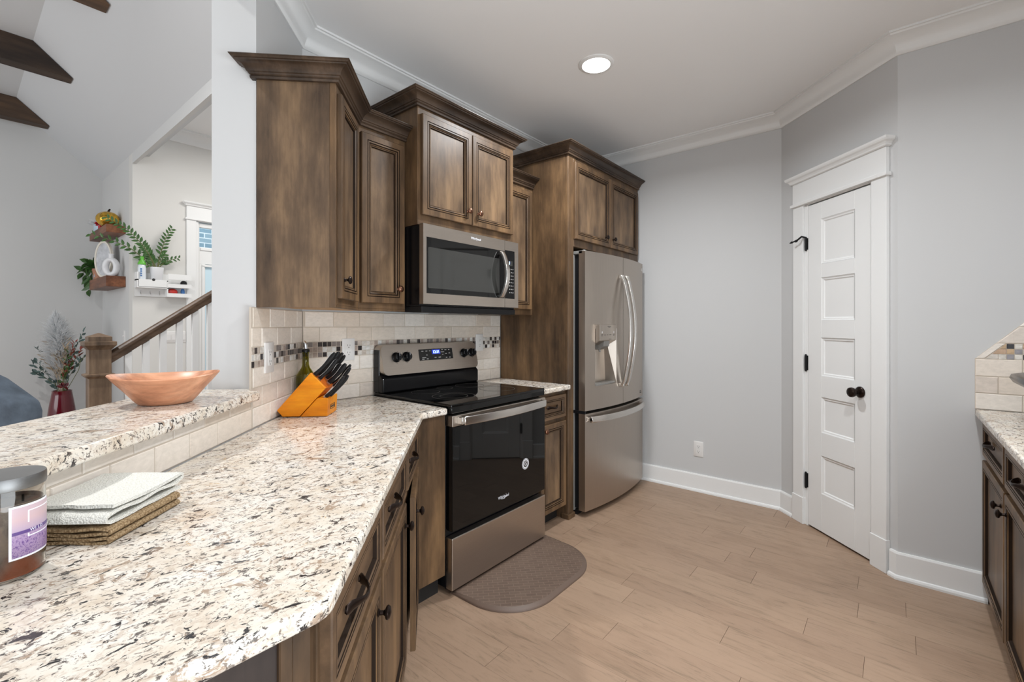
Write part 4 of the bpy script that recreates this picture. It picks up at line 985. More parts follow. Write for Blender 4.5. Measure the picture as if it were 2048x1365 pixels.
# ================================================================== things on the counter and the ledge
# candle jar
cn = thing('candle_jar', 'glass jar candle with grey metal lid and purple flower label on the counter', 'candle', (0.0555, 1.0835, ZC), 0)
JR = 0.0462
mb = MB(); mb.lathe([(JR-0.006, 0.0005), (JR, 0.006), (JR, 0.140), (JR-0.0022, 0.140), (JR-0.0022, 0.010), (JR-0.01, 0.006), (0.001, 0.006)], n=56); mb.build('jar', 'jarglass', cn, smooth=40)
mb = MB(); mb.lathe([(JR-0.0032, 0.0062), (JR-0.0026, 0.010), (JR-0.0026, 0.118), (JR-0.006, 0.112), (0.001, 0.110)], n=48); wx = mb.build('wax', 'wax', cn, smooth=40)
for k in range(3):
    a = 2*PI*k/3; mb = MB(); mb.tube([(0.02*math.cos(a), 0.02*math.sin(a), 0.109), (0.02*math.cos(a), 0.021*math.sin(a), 0.122)], 0.0015, 6); mb.build('wick', 'matteblk', cn)
mb = MB(); mb.lathe([(JR-0.004, 0.1405), (JR+0.0008, 0.1405), (JR+0.0014, 0.144), (JR+0.0014, 0.156), (JR+0.0004, 0.159), (JR-0.004, 0.1585), (0.001, 0.1582)], n=56); mb.build('lid', 'lidsteel', cn, smooth=40)
a0, a1 = math.radians(-88), math.radians(-10)
def arc_patch(mb, r, aa, ab, z0, z1, n=18, m=0):
    L = []
    for k in range(n+1):
        a = aa+(ab-aa)*k/n; L.append([(r*math.cos(a), r*math.sin(a), z0), (r*math.cos(a), r*math.sin(a), z1), ((r-0.0004)*math.cos(a), (r-0.0004)*math.sin(a), z1), ((r-0.0004)*math.cos(a), (r-0.0004)*math.sin(a), z0)])
    mb.loops(L, m)
mb = MB(); arc_patch(mb, JR+0.0005, a0, a1, 0.034, 0.116); lb = mb.build('paper_label', 'labelwhite', cn, smooth=40)
mb = MB(); arc_patch(mb, JR+0.0009, a0+0.07, a1, 0.037, 0.113); mb.build('printed_picture', 'label', lb, smooth=40)
mb = MB(); arc_patch(mb, JR+0.0012, a0+0.07, a1, 0.0715, 0.0765); mb.build('purple_band', 'labelpurple', lb, smooth=40)
for aa, ab, z0, z1 in ((a0+0.46, a0+0.50, 0.087, 0.106), (a0+0.46, a1, 0.1045, 0.106), (a0+0.46, a0+0.50, 0.065, 0.0700), (a0+0.46, a1, 0.065, 0.0665)):
    mb = MB(); arc_patch(mb, JR+0.0012, aa, ab, z0, z1, 8); mb.build('white_rule', 'labelwhite', lb)
for k, chh in enumerate('WILD'):
    a = a0+0.58+0.105*k; r = JR+0.0015
    text('label_letter', chh, 0.0064, 'labelwhite', lb, (r*math.cos(a), r*math.sin(a), 0.0741), (PI/2, 0, a+PI/2), ext=0.0001)

# folded cloths : local frame x to the side, y away from the front edge, origin at front corner
def ribbon(path, th):
    P = [Vector(p) for p in path]; A = []; B = []
    for i, p in enumerate(P):
        t = (P[min(i+1, len(P)-1)]-P[max(i-1, 0)]).normalized(); nn = Vector((-t.y, t.x)); A.append(p+nn*th/2); B.append(p-nn*th/2)
    return [(p.x, p.y) for p in A]+[(p.x, p.y) for p in B[::-1]]
def serpentine(w, zs, r0, left_open=True, n=7, wob=0.0015, seed=1):
    """zs: heights of the layers from bottom to top; folds alternate between x=0 and x=-w"""
    rr = random.Random(seed); pts = []
    for k, z in enumerate(zs):
        xs = [-w+w*i/12 for i in range(13)]
        if k % 2: xs = xs[::-1]
        ins = 0.004+0.004*rr.random()
        for i, x in enumerate(xs):
            x2 = max(min(x, -ins), -w+ins); pts.append((x2, z+wob*math.sin(9*x/w+k)))
        if k+1 < len(zs):
            zz = zs[k+1]; c = (z+zz)/2; r = (zz-z)/2; e = xs[-1]; s = 1 if k % 2 == 0 else -1
            ex = pts[-1][0]
            for i in range(1, n):
                a = -PI/2+PI*i/n; pts.append((ex+s*r*1.6*math.cos(a), c+r*math.sin(a)))
    return pts
def cloth(parent, name, mats, prof, length, along, off, n=16, amp=0.0012, seed=0, taper=0.0):
    mb = MB(); L = []
    for k in range(n+1):
        u = k/n; l = []
        for a, z in prof:
            p = (a, u*length, z) if along == 'y' else (-u*length, -a, z)
            w = noise.noise(Vector((p[0]*30+seed, p[1]*30, z*40)))*amp
            l.append((p[0]+w+off[0], p[1]+w+off[1], p[2]+w*0.6*(1 if z > 0.012 else 0.2)+off[2]))
        L.append(l)
    mb.loops(L); return mb.build(name, mats, parent, smooth=60)
fc = thing('folded_dishcloth', 'tan folded dishcloth at the bottom of the stack by the candle', 'dishcloth', (0.182, 1.086, ZC), -48)
prof = ribbon(serpentine(0.150, [0.0035, 0.0105, 0.018, 0.0265], 0.003, seed=3), 0.0052)
cloth(fc, 'terry_fold', 'cloth2', prof, 0.185, 'y', (0, 0, 0.0), seed=2, amp=0.0008)
fw = thing('folded_dishcloth', 'white folded dishcloth resting on the tan one', 'dishcloth', (0.182, 1.086, ZC), -48)
prof = ribbon([(-0.19, 0.0)]+[(-0.19+0.19*i/14, 0.0005*math.sin(i)) for i in range(1, 14)]+[(0.0, 0.001), (0.008, 0.005), (0.006, 0.012), (-0.002, 0.0155)]+[(-0.002-0.19*i/14, 0.0155+0.002*math.sin(i*0.9)) for i in range(1, 14)]+[(-0.196, 0.020), (-0.197, 0.026), (-0.19, 0.029)]+[(-0.19+0.185*i/14, 0.028-0.004*math.sin(PI*i/14)) for i in range(1, 15)], 0.0062)
cloth(fw, 'terry_fold', 'cloth', [(-a-0.010, z) if False else (a, z) for a, z in prof], 0.165, 'x', (-0.006, 0.012, 0.0345), seed=8, amp=0.0020)

# wooden bowl on the ledge
bw_ = thing('wooden_bowl', 'wide turned wooden bowl on the granite ledge', 'bowl', (0.437, 1.782, 1.042), HEAD-90+30)
def bowl_ring(r, h, rise, k=1.0, n=64):
    out = []
    for i in range(n):
        a = 2*PI*i/n; c, s = math.cos(a), math.sin(a)
        rx, ry = 0.070+(0.143-0.070)*r, 0.068+(0.134-0.068)*r
        e = 1+0.03*r*max(0, c*c-0.5)
        z = h+rise*(c*c)**1.4
        out.append((rx*c*e*k, ry*s*k, z))
    return out
L = [bowl_ring(0.0, 0.0005, 0, 0.9), bowl_ring(0.02, 0.003, 0), bowl_ring(0.2, 0.018, 0.0), bowl_ring(0.5, 0.044, 0.003), bowl_ring(0.8, 0.068, 0.006), bowl_ring(1.0, 0.084, 0.010), bowl_ring(1.0, 0.0865, 0.010, 0.988), bowl_ring(0.97, 0.085, 0.010, 0.975), bowl_ring(0.75, 0.064, 0.006, 0.95), bowl_ring(0.45, 0.038, 0.003, 0.93), bowl_ring(0.1, 0.016, 0, 0.9), bowl_ring(0.0, 0.012, 0, 0.4)]
mb = MB(); mb.loops(L); mb.build('bowl_shell', 'bowl', bw_, smooth=50)

# knife block
kx, ky, kz = ST(2.051, -0.79, ZC)
kb = thing('knife_block', 'honey orange wooden knife block in the counter corner', 'knife block', (kx, ky, kz), -45)
KD = 0.150
mb = MB(); mb.prism([(-0.014, 0.030), (0.010, 0.004), (0.079, 0.004), (0.187, 0.124), (0.124, 0.190)], 0.0, 0.016, 'y'); mb.build('side_slab', 'block', kb, bevel=0.002)
mb = MB(); mb.prism([(-0.014, 0.030), (0.010, 0.004), (0.079, 0.004), (0.187, 0.124), (0.124, 0.190)], KD-0.016, KD, 'y'); mb.build('side_slab', 'block', kb, bevel=0.002)
mb = MB(); mb.prism([(-0.012, 0.031), (0.011, 0.005), (0.079, 0.005), (0.181, 0.118), (0.119, 0.184)], 0.0162, KD-0.0162, 'y'); mb.build('slotted_core', 'blocktop', kb)
mb = MB(); mb.prism([(0.080, 0.002), (0.192, 0.002), (0.196, 0.080), (0.150, 0.080)], 0.004, KD-0.004, 'y'); mb.build('front_step', 'block', kb, bevel=0.002)
for fxk, fyk in ((0.02, 0.02), (0.02, KD-0.02), (0.18, 0.02), (0.18, KD-0.02)):
    mb = MB(); mb.lathe([(0.006, 0.0), (0.006, 0.0035)], (fxk, fyk, 0), 10); mb.build('rubber_foot', 'matteblk', kb)
mb = MB()
for a, b, c_, d_ in ((0.045, 0.105, 0.026, 0.027), (0.045, 0.105, 0.045, 0.046), (0.045, 0.046, 0.026, 0.046), (0.104, 0.105, 0.026, 0.046)):
    mb.box(0.1925+0.0013*c_/0.027, 0.1948+0.0013*c_/0.027, a, b, c_, d_)
br = mb.build('brand_frame', 'printdk', kb)
for k in range(7):
    mb = MB(); mb.box(0.1935, 0.1958, 0.051+k*0.007, 0.0555+k*0.007, 0.033, 0.039); mb.build('brand_mark', 'printdk', br)
KN = [('largest black handled knife in the rear row of the block', (0.132, 0.032, 0.178), 0.126, 1.15), ('second black handled knife in the rear row of the block', (0.136, 0.066, 0.175), 0.132, 1.1), ('black handled knife at the far end of the rear row', (0.141, 0.110, 0.168), 0.132, 1.05),
      ('black knife in the second row nearest the candle side', (0.150, 0.038, 0.160), 0.112, 1.0), ('tall black knife in the second row towards the tile wall', (0.149, 0.138, 0.161), 0.124, 1.0), ('stubby thick black handle in the middle of the block', (0.158, 0.120, 0.150), 0.088, 1.5),
      ('black sharpening tool handle in the block centre', (0.172, 0.098, 0.136), 0.110, 1.35), ('upper slim knife at the far end of the lower row', (0.180, 0.136, 0.124), 0.116, 0.95), ('lower slim knife at the far end of the lower row', (0.186, 0.122, 0.116), 0.110, 0.95),
      ('slim knife at the near side of the front step', (0.180, 0.024, 0.082), 0.118, 0.95), ('lowest slim knife over the stamped front of the block', (0.188, 0.056, 0.082), 0.118, 0.95)]
kdir = Vector((0.665, 0, 0.747)).normalized(); kperp = Vector((-kdir.z, 0, kdir.x))
rotk = Matrix.Rotation(math.radians(-45), 3, 'Z')
for lab, p, ln, th in KN:
    wp = rotk @ Vector(p) + Vector((kx, ky, kz))
    kn = thing('knife', lab, 'knife', wp, -45, 'knives in the orange block')
    L = []
    for k in range(9):
        u = k/8; c = kdir*(ln*u+0.001); w = (0.0105, 0.0098, 0.0085, 0.0082, 0.0088, 0.0098, 0.0108, 0.0108, 0.006)[k]*th*0.82
        sag = -kperp*0.004*math.sin(PI*u); t = 0.0062*th**0.5
        L.append([c+sag+kperp*(w*math.cos(2*PI*j/12))+Vector((0, t*math.sin(2*PI*j/12), 0)) for j in range(12)])
    mb = MB(); mb.loops(L); hd = mb.build('handle', 'matteblk', kn, smooth=60)
    mb = MB(); L = []
    for k in range(9):
        u = k/8; c = kdir*(ln*u*0.98+0.001); w = (0.0105, 0.0098, 0.0085, 0.0082, 0.0088, 0.0098, 0.0108, 0.0108, 0.006)[k]*th*0.82
        e = c-kperp*0.004*math.sin(PI*u)+kperp*(w+0.0004)
        L.append([e+Vector((0, -0.0019, 0)), e+Vector((0, 0.0019, 0)), e+Vector((0, 0.0019, 0))-kperp*0.003, e+Vector((0, -0.0019, 0))-kperp*0.003])
    mb.loops(L); mb.build('steel_tang', 'chrome', hd)
    mb = MB(); mb.loops([[kdir*0.001+kperp*a+Vector((0, b, 0)) for a, b in ((-0.009, -0.001), (0.009, -0.001), (0.009, 0.001), (-0.009, 0.001))], [-kdir*0.006+kperp*a+Vector((0, b, 0)) for a, b in ((-0.009, -0.001), (0.009, -0.001), (0.009, 0.001), (-0.009, 0.001))]]); mb.build('blade', 'steel', kn)

# oil bottle
ob = thing('oil_bottle', 'green glass oil bottle with steel pourer behind the knife block', 'bottle', (1.073, 2.150, ZC), 0)
mb = MB(); mb.lathe([(0.036, 0.0005), (0.041, 0.004), (0.0425, 0.012), (0.0425, 0.140), (0.040, 0.155), (0.031, 0.174), (0.019, 0.192), (0.0148, 0.206), (0.0132, 0.255), (0.0150, 0.257), (0.0150, 0.266), (0.0125, 0.266), (0.0105, 0.250), (0.012, 0.206), (0.016, 0.192), (0.028, 0.173), (0.0375, 0.154), (0.0395, 0.140), (0.0395, 0.014), (0.030, 0.008), (0.001, 0.010)], n=40); mb.build('bottle_glass', 'greenglass', ob, smooth=50)
mb = MB(); mb.lathe([(0.001, 0.0105), (0.029, 0.0092), (0.0388, 0.0145), (0.0388, 0.118), (0.001, 0.118)], n=36); mb.build('oil', 'oil', ob, smooth=50)
mb = MB(); mb.lathe([(0.0156, 0.2662), (0.0175, 0.268), (0.0175, 0.277), (0.0120, 0.281), (0.001, 0.281)], n=24); mb.lathe([(0.0102, 0.2655), (0.0095, 0.245)], n=16); mb.build('stopper', 'matteblk', ob, smooth=40)
mb = MB(); mb.tube([(0, 0, 0.280), (0.0, 0, 0.298), (-0.003, 0.001, 0.312), (-0.006, 0.002, 0.319)], [0.0085, 0.0078, 0.0055, 0.0025], 14); mb.build('pour_spout', 'chrome', ob, smooth=50)

# black appliance on the second counter: only its overhanging head shows
ap = thing('coffee_maker', 'glossy black coffee maker head overhanging the second counter', 'coffee maker', (2.640, -0.468, ZC), 180)
mb = MB(); mb.prism(rrect(-0.02, 0.17, 0.0, 0.20, 0.03), 0.001, 0.035); mb.build('base', 'black', ap, bevel=0.006)
mb = MB(); mb.prism(rrect(0.06, 0.17, 0.02, 0.19, 0.03), 0.035, 0.20); mb.build('tower', 'black', ap, bevel=0.006)
mb = MB(); mb.loops([[(x, y, 0.150) for x, y in rrect(-0.19, 0.17, -0.06, 0.20, 0.05, 6)], [(x, y, 0.158) for x, y in rrect(-0.225, 0.18, -0.09, 0.21, 0.07, 6)], [(x, y, 0.176) for x, y in rrect(-0.235, 0.185, -0.10, 0.215, 0.075, 6)], [(x, y, 0.190) for x, y in rrect(-0.230, 0.182, -0.095, 0.21, 0.072, 6)], [(x, y, 0.198) for x, y in rrect(-0.20, 0.17, -0.07, 0.19, 0.06, 6)]]); mb.build('brew_head', 'black', ap, smooth=50)
mb = MB(); mb.box(-0.222, -0.205, -0.03, 0.03, 0.140, 0.157); mb.build('lid_latch', 'grey', ap, bevel=0.003)

# ================================================================== living room and entry hall
for k, y in enumerate((4.16, 5.667, 7.22)):
    lab = ('dark stained ceiling beam nearest the kitchen, only its end showing', 'brown stained ceiling beam in the middle of the vault', 'grey brown stained ceiling beam next to the gable wall')[k]
    mb = MB(); mb.prism([(-3.2, 3.49), (0.705, 3.49), (0.452, 3.7165), (-3.2, 3.7165)], y, y+0.14, 'y')
    tag(mb.build('ceiling_beam', 'beam', bevel=0.004), lab, 'beam', 'living room ceiling beams', 'thing')

# staircase rail
nw = thing('newel_post', 'square weathered oak newel post at the foot of the stair', 'newel post', (0.537, 3.47, 0), 0)
h_ = 0.0485
mb = MB(); mb.box(-h_, h_, -h_, h_, 0, 1.175); mb.build('shaft', 'newel', nw, bevel=0.003)
mb = MB(); mb.loops([[(x*a, y*a, z) for x, y in ((-1, -1), (1, -1), (1, 1), (-1, 1))] for a, z in ((h_, 1.150), (h_+0.006, 1.158), (h_+0.020, 1.175), (h_+0.020, 1.194), (h_+0.012, 1.197))]); mb.build('neck_moulding', 'newel', nw)
mb = MB(); mb.loops([[(x*a, y*a, z) for x, y in ((-1, -1), (1, -1), (1, 1), (-1, 1))] for a, z in ((h_+0.002, 1.1972), (h_+0.002, 1.222), (0.004, 1.243))]); mb.build('pyramid_cap', 'newel', nw)
mb = MB(); mb.loops([[(x*a, y*a, z) for x, y in ((-1, -1), (1, -1), (1, 1), (-1, 1))] for a, z in ((h_+0.001, 0.990), (h_+0.004, 0.992), (h_+0.016, 1.004), (h_+0.016, 1.012), (h_+0.001, 1.016))]); mb.build('collar', 'newel', nw)
sl = (1.48-1.097)/(1.096-0.577)
hr = thing('handrail', 'dark oak handrail rising from the newel post', 'handrail', (0.586, 3.47, 1.103), 0)
mb = MB(); L = []
for k in range(2):
    x = (0.0, 1.35)[k]
    L.append([(x, y, z+sl*x) for y, z in ((-0.020, -0.036), (0.020, -0.036), (0.022, -0.010), (0.030, 0.004), (0.030, 0.020), (0.020, 0.033), (0.0, 0.037), (-0.020, 0.033), (-0.030, 0.020), (-0.030, 0.004), (-0.022, -0.010))])
mb.loops(L); mb.build('rail', 'rail', hr, bevel=0.002)
for k in range(9):
    bx = 0.666+0.0845*k
    zt = 1.103+sl*(bx-0.586)-0.037
    st_ = max(0, math.floor((bx-0.60)/0.27)+1)*0.19
    mb = MB(); mb.prism([(-0.016, 0), (0.016, 0), (0.016, zt-st_+sl*0.016-0.002), (-0.016, zt-st_-sl*0.016-0.002)], -0.016, 0.016, 'y')
    b = mb.build('baluster', 'trim', loc=(bx, 3.47, st_))
    tag(b, ['first white baluster up from the newel post', 'second white baluster up from the newel post', 'third white baluster up from the newel post', 'fourth white baluster up from the newel post', 'fifth white baluster up from the newel post', 'white baluster sixth from the newel post by the pillar', 'white baluster seventh from the newel post by the pillar', 'white baluster eighth from the newel post by the pillar', 'white baluster ninth from the newel post by the pillar'][k], 'baluster', 'white stair balusters')
mb = MB()
for k in range(5): mb.box(0.60+0.27*k, 0.60+0.27*5, 3.42, 4.40, 0.19*k if k == 0 else 0.19*k, 0.19*(k+1)-0.0005)
tag(mb.build('staircase', 'trim'), 'white stair steps rising behind the kitchen wall', 'stairs', kind='structure')

# sofa
sf = thing('sofa', 'blue grey velvet sofa seen over the ledge', 'sofa', (0.115-0.108, 4.93+0.131, 0), HEAD-90)
def puffy(mb, x0, x1, y0, y1, z0, z1, r=0.05):
    mb.prism(rrect(x0, x1, z0, z1, r, 4), y0, y1, 'y')
mb = MB(); mb.box(-0.95, 0.30, 0.02, 0.20, 0.10, 0.42); mb.build('seat_base', 'velvet', sf, bevel=0.03)
mb = MB(); mb.prism([(-0.05, 0.10), (0.43, 0.10), (0.455, 0.66), (0.43, 0.735), (0.20, 0.900), (0.13, 0.932), (0.02, 0.920), (-0.05, 0.80)], 0.0, 0.20, 'y'); mb.build('backrest', 'velvet', sf, bevel=0.035, seg=4, smooth=60)
mb = MB(); mb.prism([(-0.65, 0.42), (0.20, 0.42), (0.235, 0.60), (0.22, 0.74), (0.14, 0.835), (0.0, 0.855), (-0.65, 0.845)], -0.06, 0.10, 'y'); o = mb.build('back_cushion', 'velvet', sf, bevel=0.05, seg=4, smooth=60)
mb = MB(); puffy(mb, -0.9, -0.10, 0.11, 0.6, 0.421, 0.55); mb.build('seat_cushion', 'velvet', sf, bevel=0.03, seg=3, smooth=60)
for lx_, ly_ in ((-0.9, 0.08), (0.25, 0.08)):
    mb = MB(); mb.lathe([(0.018, 0.0), (0.026, 0.10)], (lx_, ly_, 0), 12); mb.build('leg', 'beam', sf)

# floor vase with dried flowers
fv = thing('floor_vase', 'glossy red floor vase near the living room gable wall', 'vase', (0.772, 6.92, 0), 0)
mb = MB(); mb.lathe([(0.10, 0.001), (0.125, 0.02), (0.128, 0.10), (0.122, 0.25), (0.106, 0.40), (0.086, 0.53), (0.080, 0.572), (0.083, 0.582), (0.074, 0.582), (0.074, 0.55), (0.09, 0.40), (0.001, 0.38)], n=40); mb.build('vase_body', 'redvase', fv, smooth=50)
da = thing('dried_bouquet', 'dried bouquet of white pampas and eucalyptus in the red vase', 'bouquet', (0.772, 6.92, 0.582), 0)
rr = random.Random(21)
Rv = Vector((math.sin(math.radians(HEAD)), -math.cos(math.radians(HEAD)), 0))     # sideways as seen from the kitchen
Fv = Vector((math.cos(math.radians(HEAD)), math.sin(math.radians(HEAD)), 0))
def P3(a, z, d=0.0): return Rv*a+Fv*d+Vector((0, 0, z))
def leaf(mb, p, d, L, w, m=0, nrm=None, fold=0.2):
    d = Vector(d).normalized(); nrm = Vector(nrm) if nrm is not None else Vector((rr.uniform(-1, 1), rr.uniform(-1, 1), rr.uniform(-.3, 1)))
    s = d.cross(nrm)
    if s.length < 1e-3: s = d.cross(Vector((1, 0, 0.3)))
    s.normalize(); up = s.cross(d)
    p = Vector(p)
    pts = [p, p+d*L*.3+s*w*.45+up*w*fold, p+d*L*.62+s*w*.42+up*w*fold, p+d*L, p+d*L*.62-s*w*.42+up*w*fold, p+d*L*.3-s*w*.45+up*w*fold, p+d*L*.45]
    mb.add(pts, [(0, 1, 6), (1, 2, 6), (2, 3, 6), (3, 4, 6), (4, 5, 6), (5, 0, 6)], m)
# pampas plumes
for (a, zt, zb, wd, nn) in ((-0.07, 0.80, 0.22, 0.125, 2600), (-0.13, 0.60, 0.10, 0.09, 1200), (0.0, 0.70, 0.2, 0.09, 1200)):
    mb = MB(); mb.tube([P3(0, -0.17), P3(a*0.5, zb), P3(a, zt*0.9)], [0.003, 0.003, 0.002], 6)
    for k in range(nn):
        u = rr.random(); z = zb+(zt-zb)*u; wv = wd*math.sin(PI*min(1, 0.12+u*0.9))**0.7*1.6
        base = P3(a*(0.5+0.5*u), z); ang = rr.uniform(0, 2*PI)
        tip = base+Vector((math.cos(ang), math.sin(ang), 0))*wv*rr.uniform(0.4, 1.0)+Vector((0, 0, rr.uniform(0.03, 0.10)))
        dv = (tip-base); sd = dv.cross(Vector((rr.uniform(-1, 1), rr.uniform(-1, 1), 1))).normalized()*0.0022
        mb.add([base-sd, base+sd, base+dv*0.6+sd*1.6, tip, base+dv*0.6-sd*1.6], [(0, 1, 2, 3, 4)])
    mb.build('pampas_plume', 'pampas', da, recalc=False)
def sprig(name, mat, ends, lw, nleaf, parent, stemmat='stem', start=0.25, zoff=0.0):
    for (a, z, d) in ends:
        mb = MB(); pts = [P3(0, -0.17), P3(a*0.25, z*0.35, d*0.3), P3(a*0.62, z*0.72, d*0.7), P3(a, z, d)]
        mb.tube(pts, [0.003, 0.0025, 0.002, 0.001], 6, m=1)
        for k in range(nleaf):
            u = start+(1-start)*k/(nleaf-1); i = min(2, int(u*3)); f = u*3-i; p = pts[i].lerp(pts[i+1], f)
            dd = (pts[i+1]-pts[i]).normalized()+Vector((rr.uniform(-1, 1), rr.uniform(-1, 1), rr.uniform(-.5, .8)))*1.1
            leaf(mb, p, dd, lw[0]*rr.uniform(.7, 1.2), lw[1]*rr.uniform(.7, 1.2), 0)
        mb.build(name, [mat, stemmat], parent, recalc=False)
sprig('eucalyptus_sprig', 'leafdk', [(-0.27, 0.30, 0), (-0.30, 0.44, 0.04), (-0.24, 0.20, -0.05), (-0.33, 0.27, 0.02), (0.30, 0.42, 0.0), (0.18, 0.62, 0.05)], (0.065, 0.034), 16, da)
sprig('straw_plume', 'straw', [(-0.08, 0.52, -.05), (0.0, 0.40, -.06), (0.09, 0.47, -.05), (0.04, 0.55, 0), (-0.14, 0.36, -.05)], (0.07, 0.014), 34, da, 'straw', 0.35)
sprig('russet_sprig', 'redleaf', [(0.17, 0.52, -.03), (0.22, 0.46, 0.0), (0.12, 0.30, -.05)], (0.06, 0.022), 14, da, start=0.45)
sprig('green_sprig', 'leaf', [(0.12, 0.40, -.05), (0.15, 0.28, -.05)], (0.06, 0.024), 14, da)
mb = MB(); mb.tube([P3(0.05, 0), P3(0.18, 0.22), P3(0.20, 0.32), P3(0.28, 0.40)], [0.003, 0.003, 0.0025, 0.001], 6); mb.build('curly_twig', 'stem', da)
mb = MB()
for k in range(10): leaf(mb, P3(0.075, 0.045, -0.06), (rr.uniform(-1, 1), rr.uniform(-1, 1), rr.uniform(-.6, 1)), 0.06, 0.04)
mb.build('red_bloom', 'redvase', da, recalc=False)

# walnut shelves on the short wall
XW = 1.2
def shelf(z0, z1, label):
    mb = MB(); mb.box(XW-0.162, XW-0.001, 6.338, 7.23, z0, z1)
    return tag(mb.build('wall_shelf', 'shelf', bevel=0.003), label, 'shelf', 'walnut wall shelves')
SZ1, SZ2 = 2.345, 1.806
shelf(2.262, SZ1, 'higher walnut shelf below the gold ornament'); shelf(1.692, SZ2, 'lower walnut shelf below the oval frame')
go = thing('gold_pumpkin', 'gold glass pumpkin ornament on the higher walnut shelf', 'ornament', (1.10, 6.60, SZ1), 0)
mb = MB(); L = []
for i in range(13):
    ph = PI*i/12; l = []
    for j in range(40):
        a = 2*PI*j/40; r = 0.102*math.sin(ph)*(1+0.05*math.cos(8*a))*0.98+0.002; l.append((r*math.cos(a), r*math.sin(a), 0.088-0.0875*math.cos(ph)))
    L.append(l)
mb.loops(L); mb.build('pumpkin_body', 'gold', go, smooth=60)
mb = MB(); mb.tube([(0, 0, 0.168), (0.004, 0, 0.186), (0.015, 0, 0.206)], [0.014, 0.009, 0.008], 8); mb.build('stem', 'bronze', go, smooth=50)
wp_ = thing('planter', 'small pale blue pot with white trailing leaves on the higher shelf', 'planter', (1.12, 7.12, SZ1), 0)
mb = MB(); mb.lathe([(0.05, 0.0005), (0.062, 0.02), (0.066, 0.10), (0.060, 0.10), (0.055, 0.09), (0.001, 0.09)], n=24); mb.build('pot', 'ceramicblue', wp_, smooth=50)
mb = MB()
for k in range(40):
    a = rr.uniform(0, 2*PI); leaf(mb, (0.03*math.cos(a), 0.03*math.sin(a), 0.095), (math.cos(a)*.8-.3, math.sin(a), rr.uniform(.1, 1.0)), 0.10, 0.035)
mb.build('white_leaves', 'pampas', wp_, recalc=False)
rb = thing('gift_bow', 'shiny red gift bow between gold ornament and pale pot', 'bow', (1.02+0.045, 6.79, SZ1+0.001), 0)
mb = MB()
for k in range(26):
    a = rr.uniform(0, 2*PI); t = rr.uniform(0, 1)
    d = Vector((math.cos(a)*math.cos(t), math.sin(a)*math.cos(t), math.sin(t)))
    c = Vector((0, 0, 0.045)); mb.tube([c, c+d*0.03+Vector((0, 0, 0.012)), c+d*0.05, c+d*0.028-Vector((0, 0, .006))], [0.004, 0.010, 0.011, 0.004], 6, flat=0.4)
mb.lathe([(0.02, 0.0), (0.02, 0.045)], n=10); mb.build('bow_loops', 'redbow', rb, smooth=60)
of = thing('oval_picture', 'oval picture in a pale frame leaning on the lower walnut shelf', 'picture', (1.085, 6.73, SZ2), 18)
# the oval stands facing the living room side (-x), leaning back
def oval(mb, ry, rz, x0, x1, k=48, m=0): mb.loops([[(x0, ry*math.cos(2*PI*j/k), rz*math.sin(2*PI*j/k)+0.205) for j in range(k)], [(x1, ry*math.cos(2*PI*j/k), rz*math.sin(2*PI*j/k)+0.205) for j in range(k)]], m)
mb = MB(); k = 48
mb.loops([[(x, (0.155+d)*math.cos(2*PI*j/k), (0.203+d)*math.sin(2*PI*j/k)+0.205) for j in range(k)] for x, d in ((0.012, -0.022), (0.012, 0), (-0.012, 0), (-0.016, -0.010), (-0.010, -0.022), (0.012, -0.022))], 0, False, False); fr_ = mb.build('oval_frame', 'ivory', of, smooth=50)
mb = MB(); oval(mb, 0.135, 0.183, -0.004, 0.004); mb.build('artwork', 'picture', of)
bv = thing('donut_vase', 'white ceramic vase with an oval hole on the lower shelf', 'vase', (1.095, 6.43, SZ2), 55)
mb = MB(); n1, n2 = 40, 14; L = []
for i in range(n1):
    a = 2*PI*i/n1; cy, cz = 0.050*math.cos(a), 0.098+0.078*math.sin(a); l = []
    for j in range(n2):
        b = 2*PI*j/n2; rad = 0.030; q = (math.cos(a), math.sin(a))
        l.append((0.03*math.sin(b), cy+q[0]*rad*math.cos(b), cz+q[1]*0.026*math.cos(b)))
    L.append(l)
L.append(L[0]); mb.loops(L, 0, False, False); mb.build('ring_body', 'ceramic', bv, smooth=60)
mb = MB(); mb.lathe([(0.026, 0.182), (0.022, 0.200), (0.020, 0.225), (0.025, 0.238), (0.016, 0.238), (0.014, 0.19)], n=20); mb.build('neck', 'ceramic', bv, smooth=50)
mb = MB(); mb.lathe([(0.03, 0.0005), (0.028, 0.012), (0.024, 0.02)], n=20, sx=0.9, sy=1.3); mb.build('foot', 'ceramic', bv, smooth=50)
pp = thing('trailing_plant', 'green trailing plant in a terracotta pot at the end of the lower shelf', 'plant', (1.11, 7.08, SZ2), 0)
mb = MB(); mb.lathe([(0.055, 0.0005), (0.07, 0.10), (0.074, 0.10), (0.074, 0.125), (0.064, 0.125), (0.06, 0.11), (0.001, 0.11)], n=24); mb.build('pot', 'terracotta', pp, smooth=40)
mb = MB(); mb.box(-0.058, -0.04, -0.03, 0.03, 0.03, 0.08); mb.build('pot_sticker', 'ceramicblue', pp)
mb = MB()
for k in range(46):
    a = rr.uniform(0, 2*PI); r = rr.uniform(0, 0.08); p = Vector((r*math.cos(a)-0.02, r*math.sin(a)+0.03, 0.12+rr.uniform(0, 0.06)))
    leaf(mb, p, (math.cos(a)-.3, math.sin(a)+.2, rr.uniform(-.1, 1.1)), 0.10*rr.uniform(.7, 1.2), 0.055)
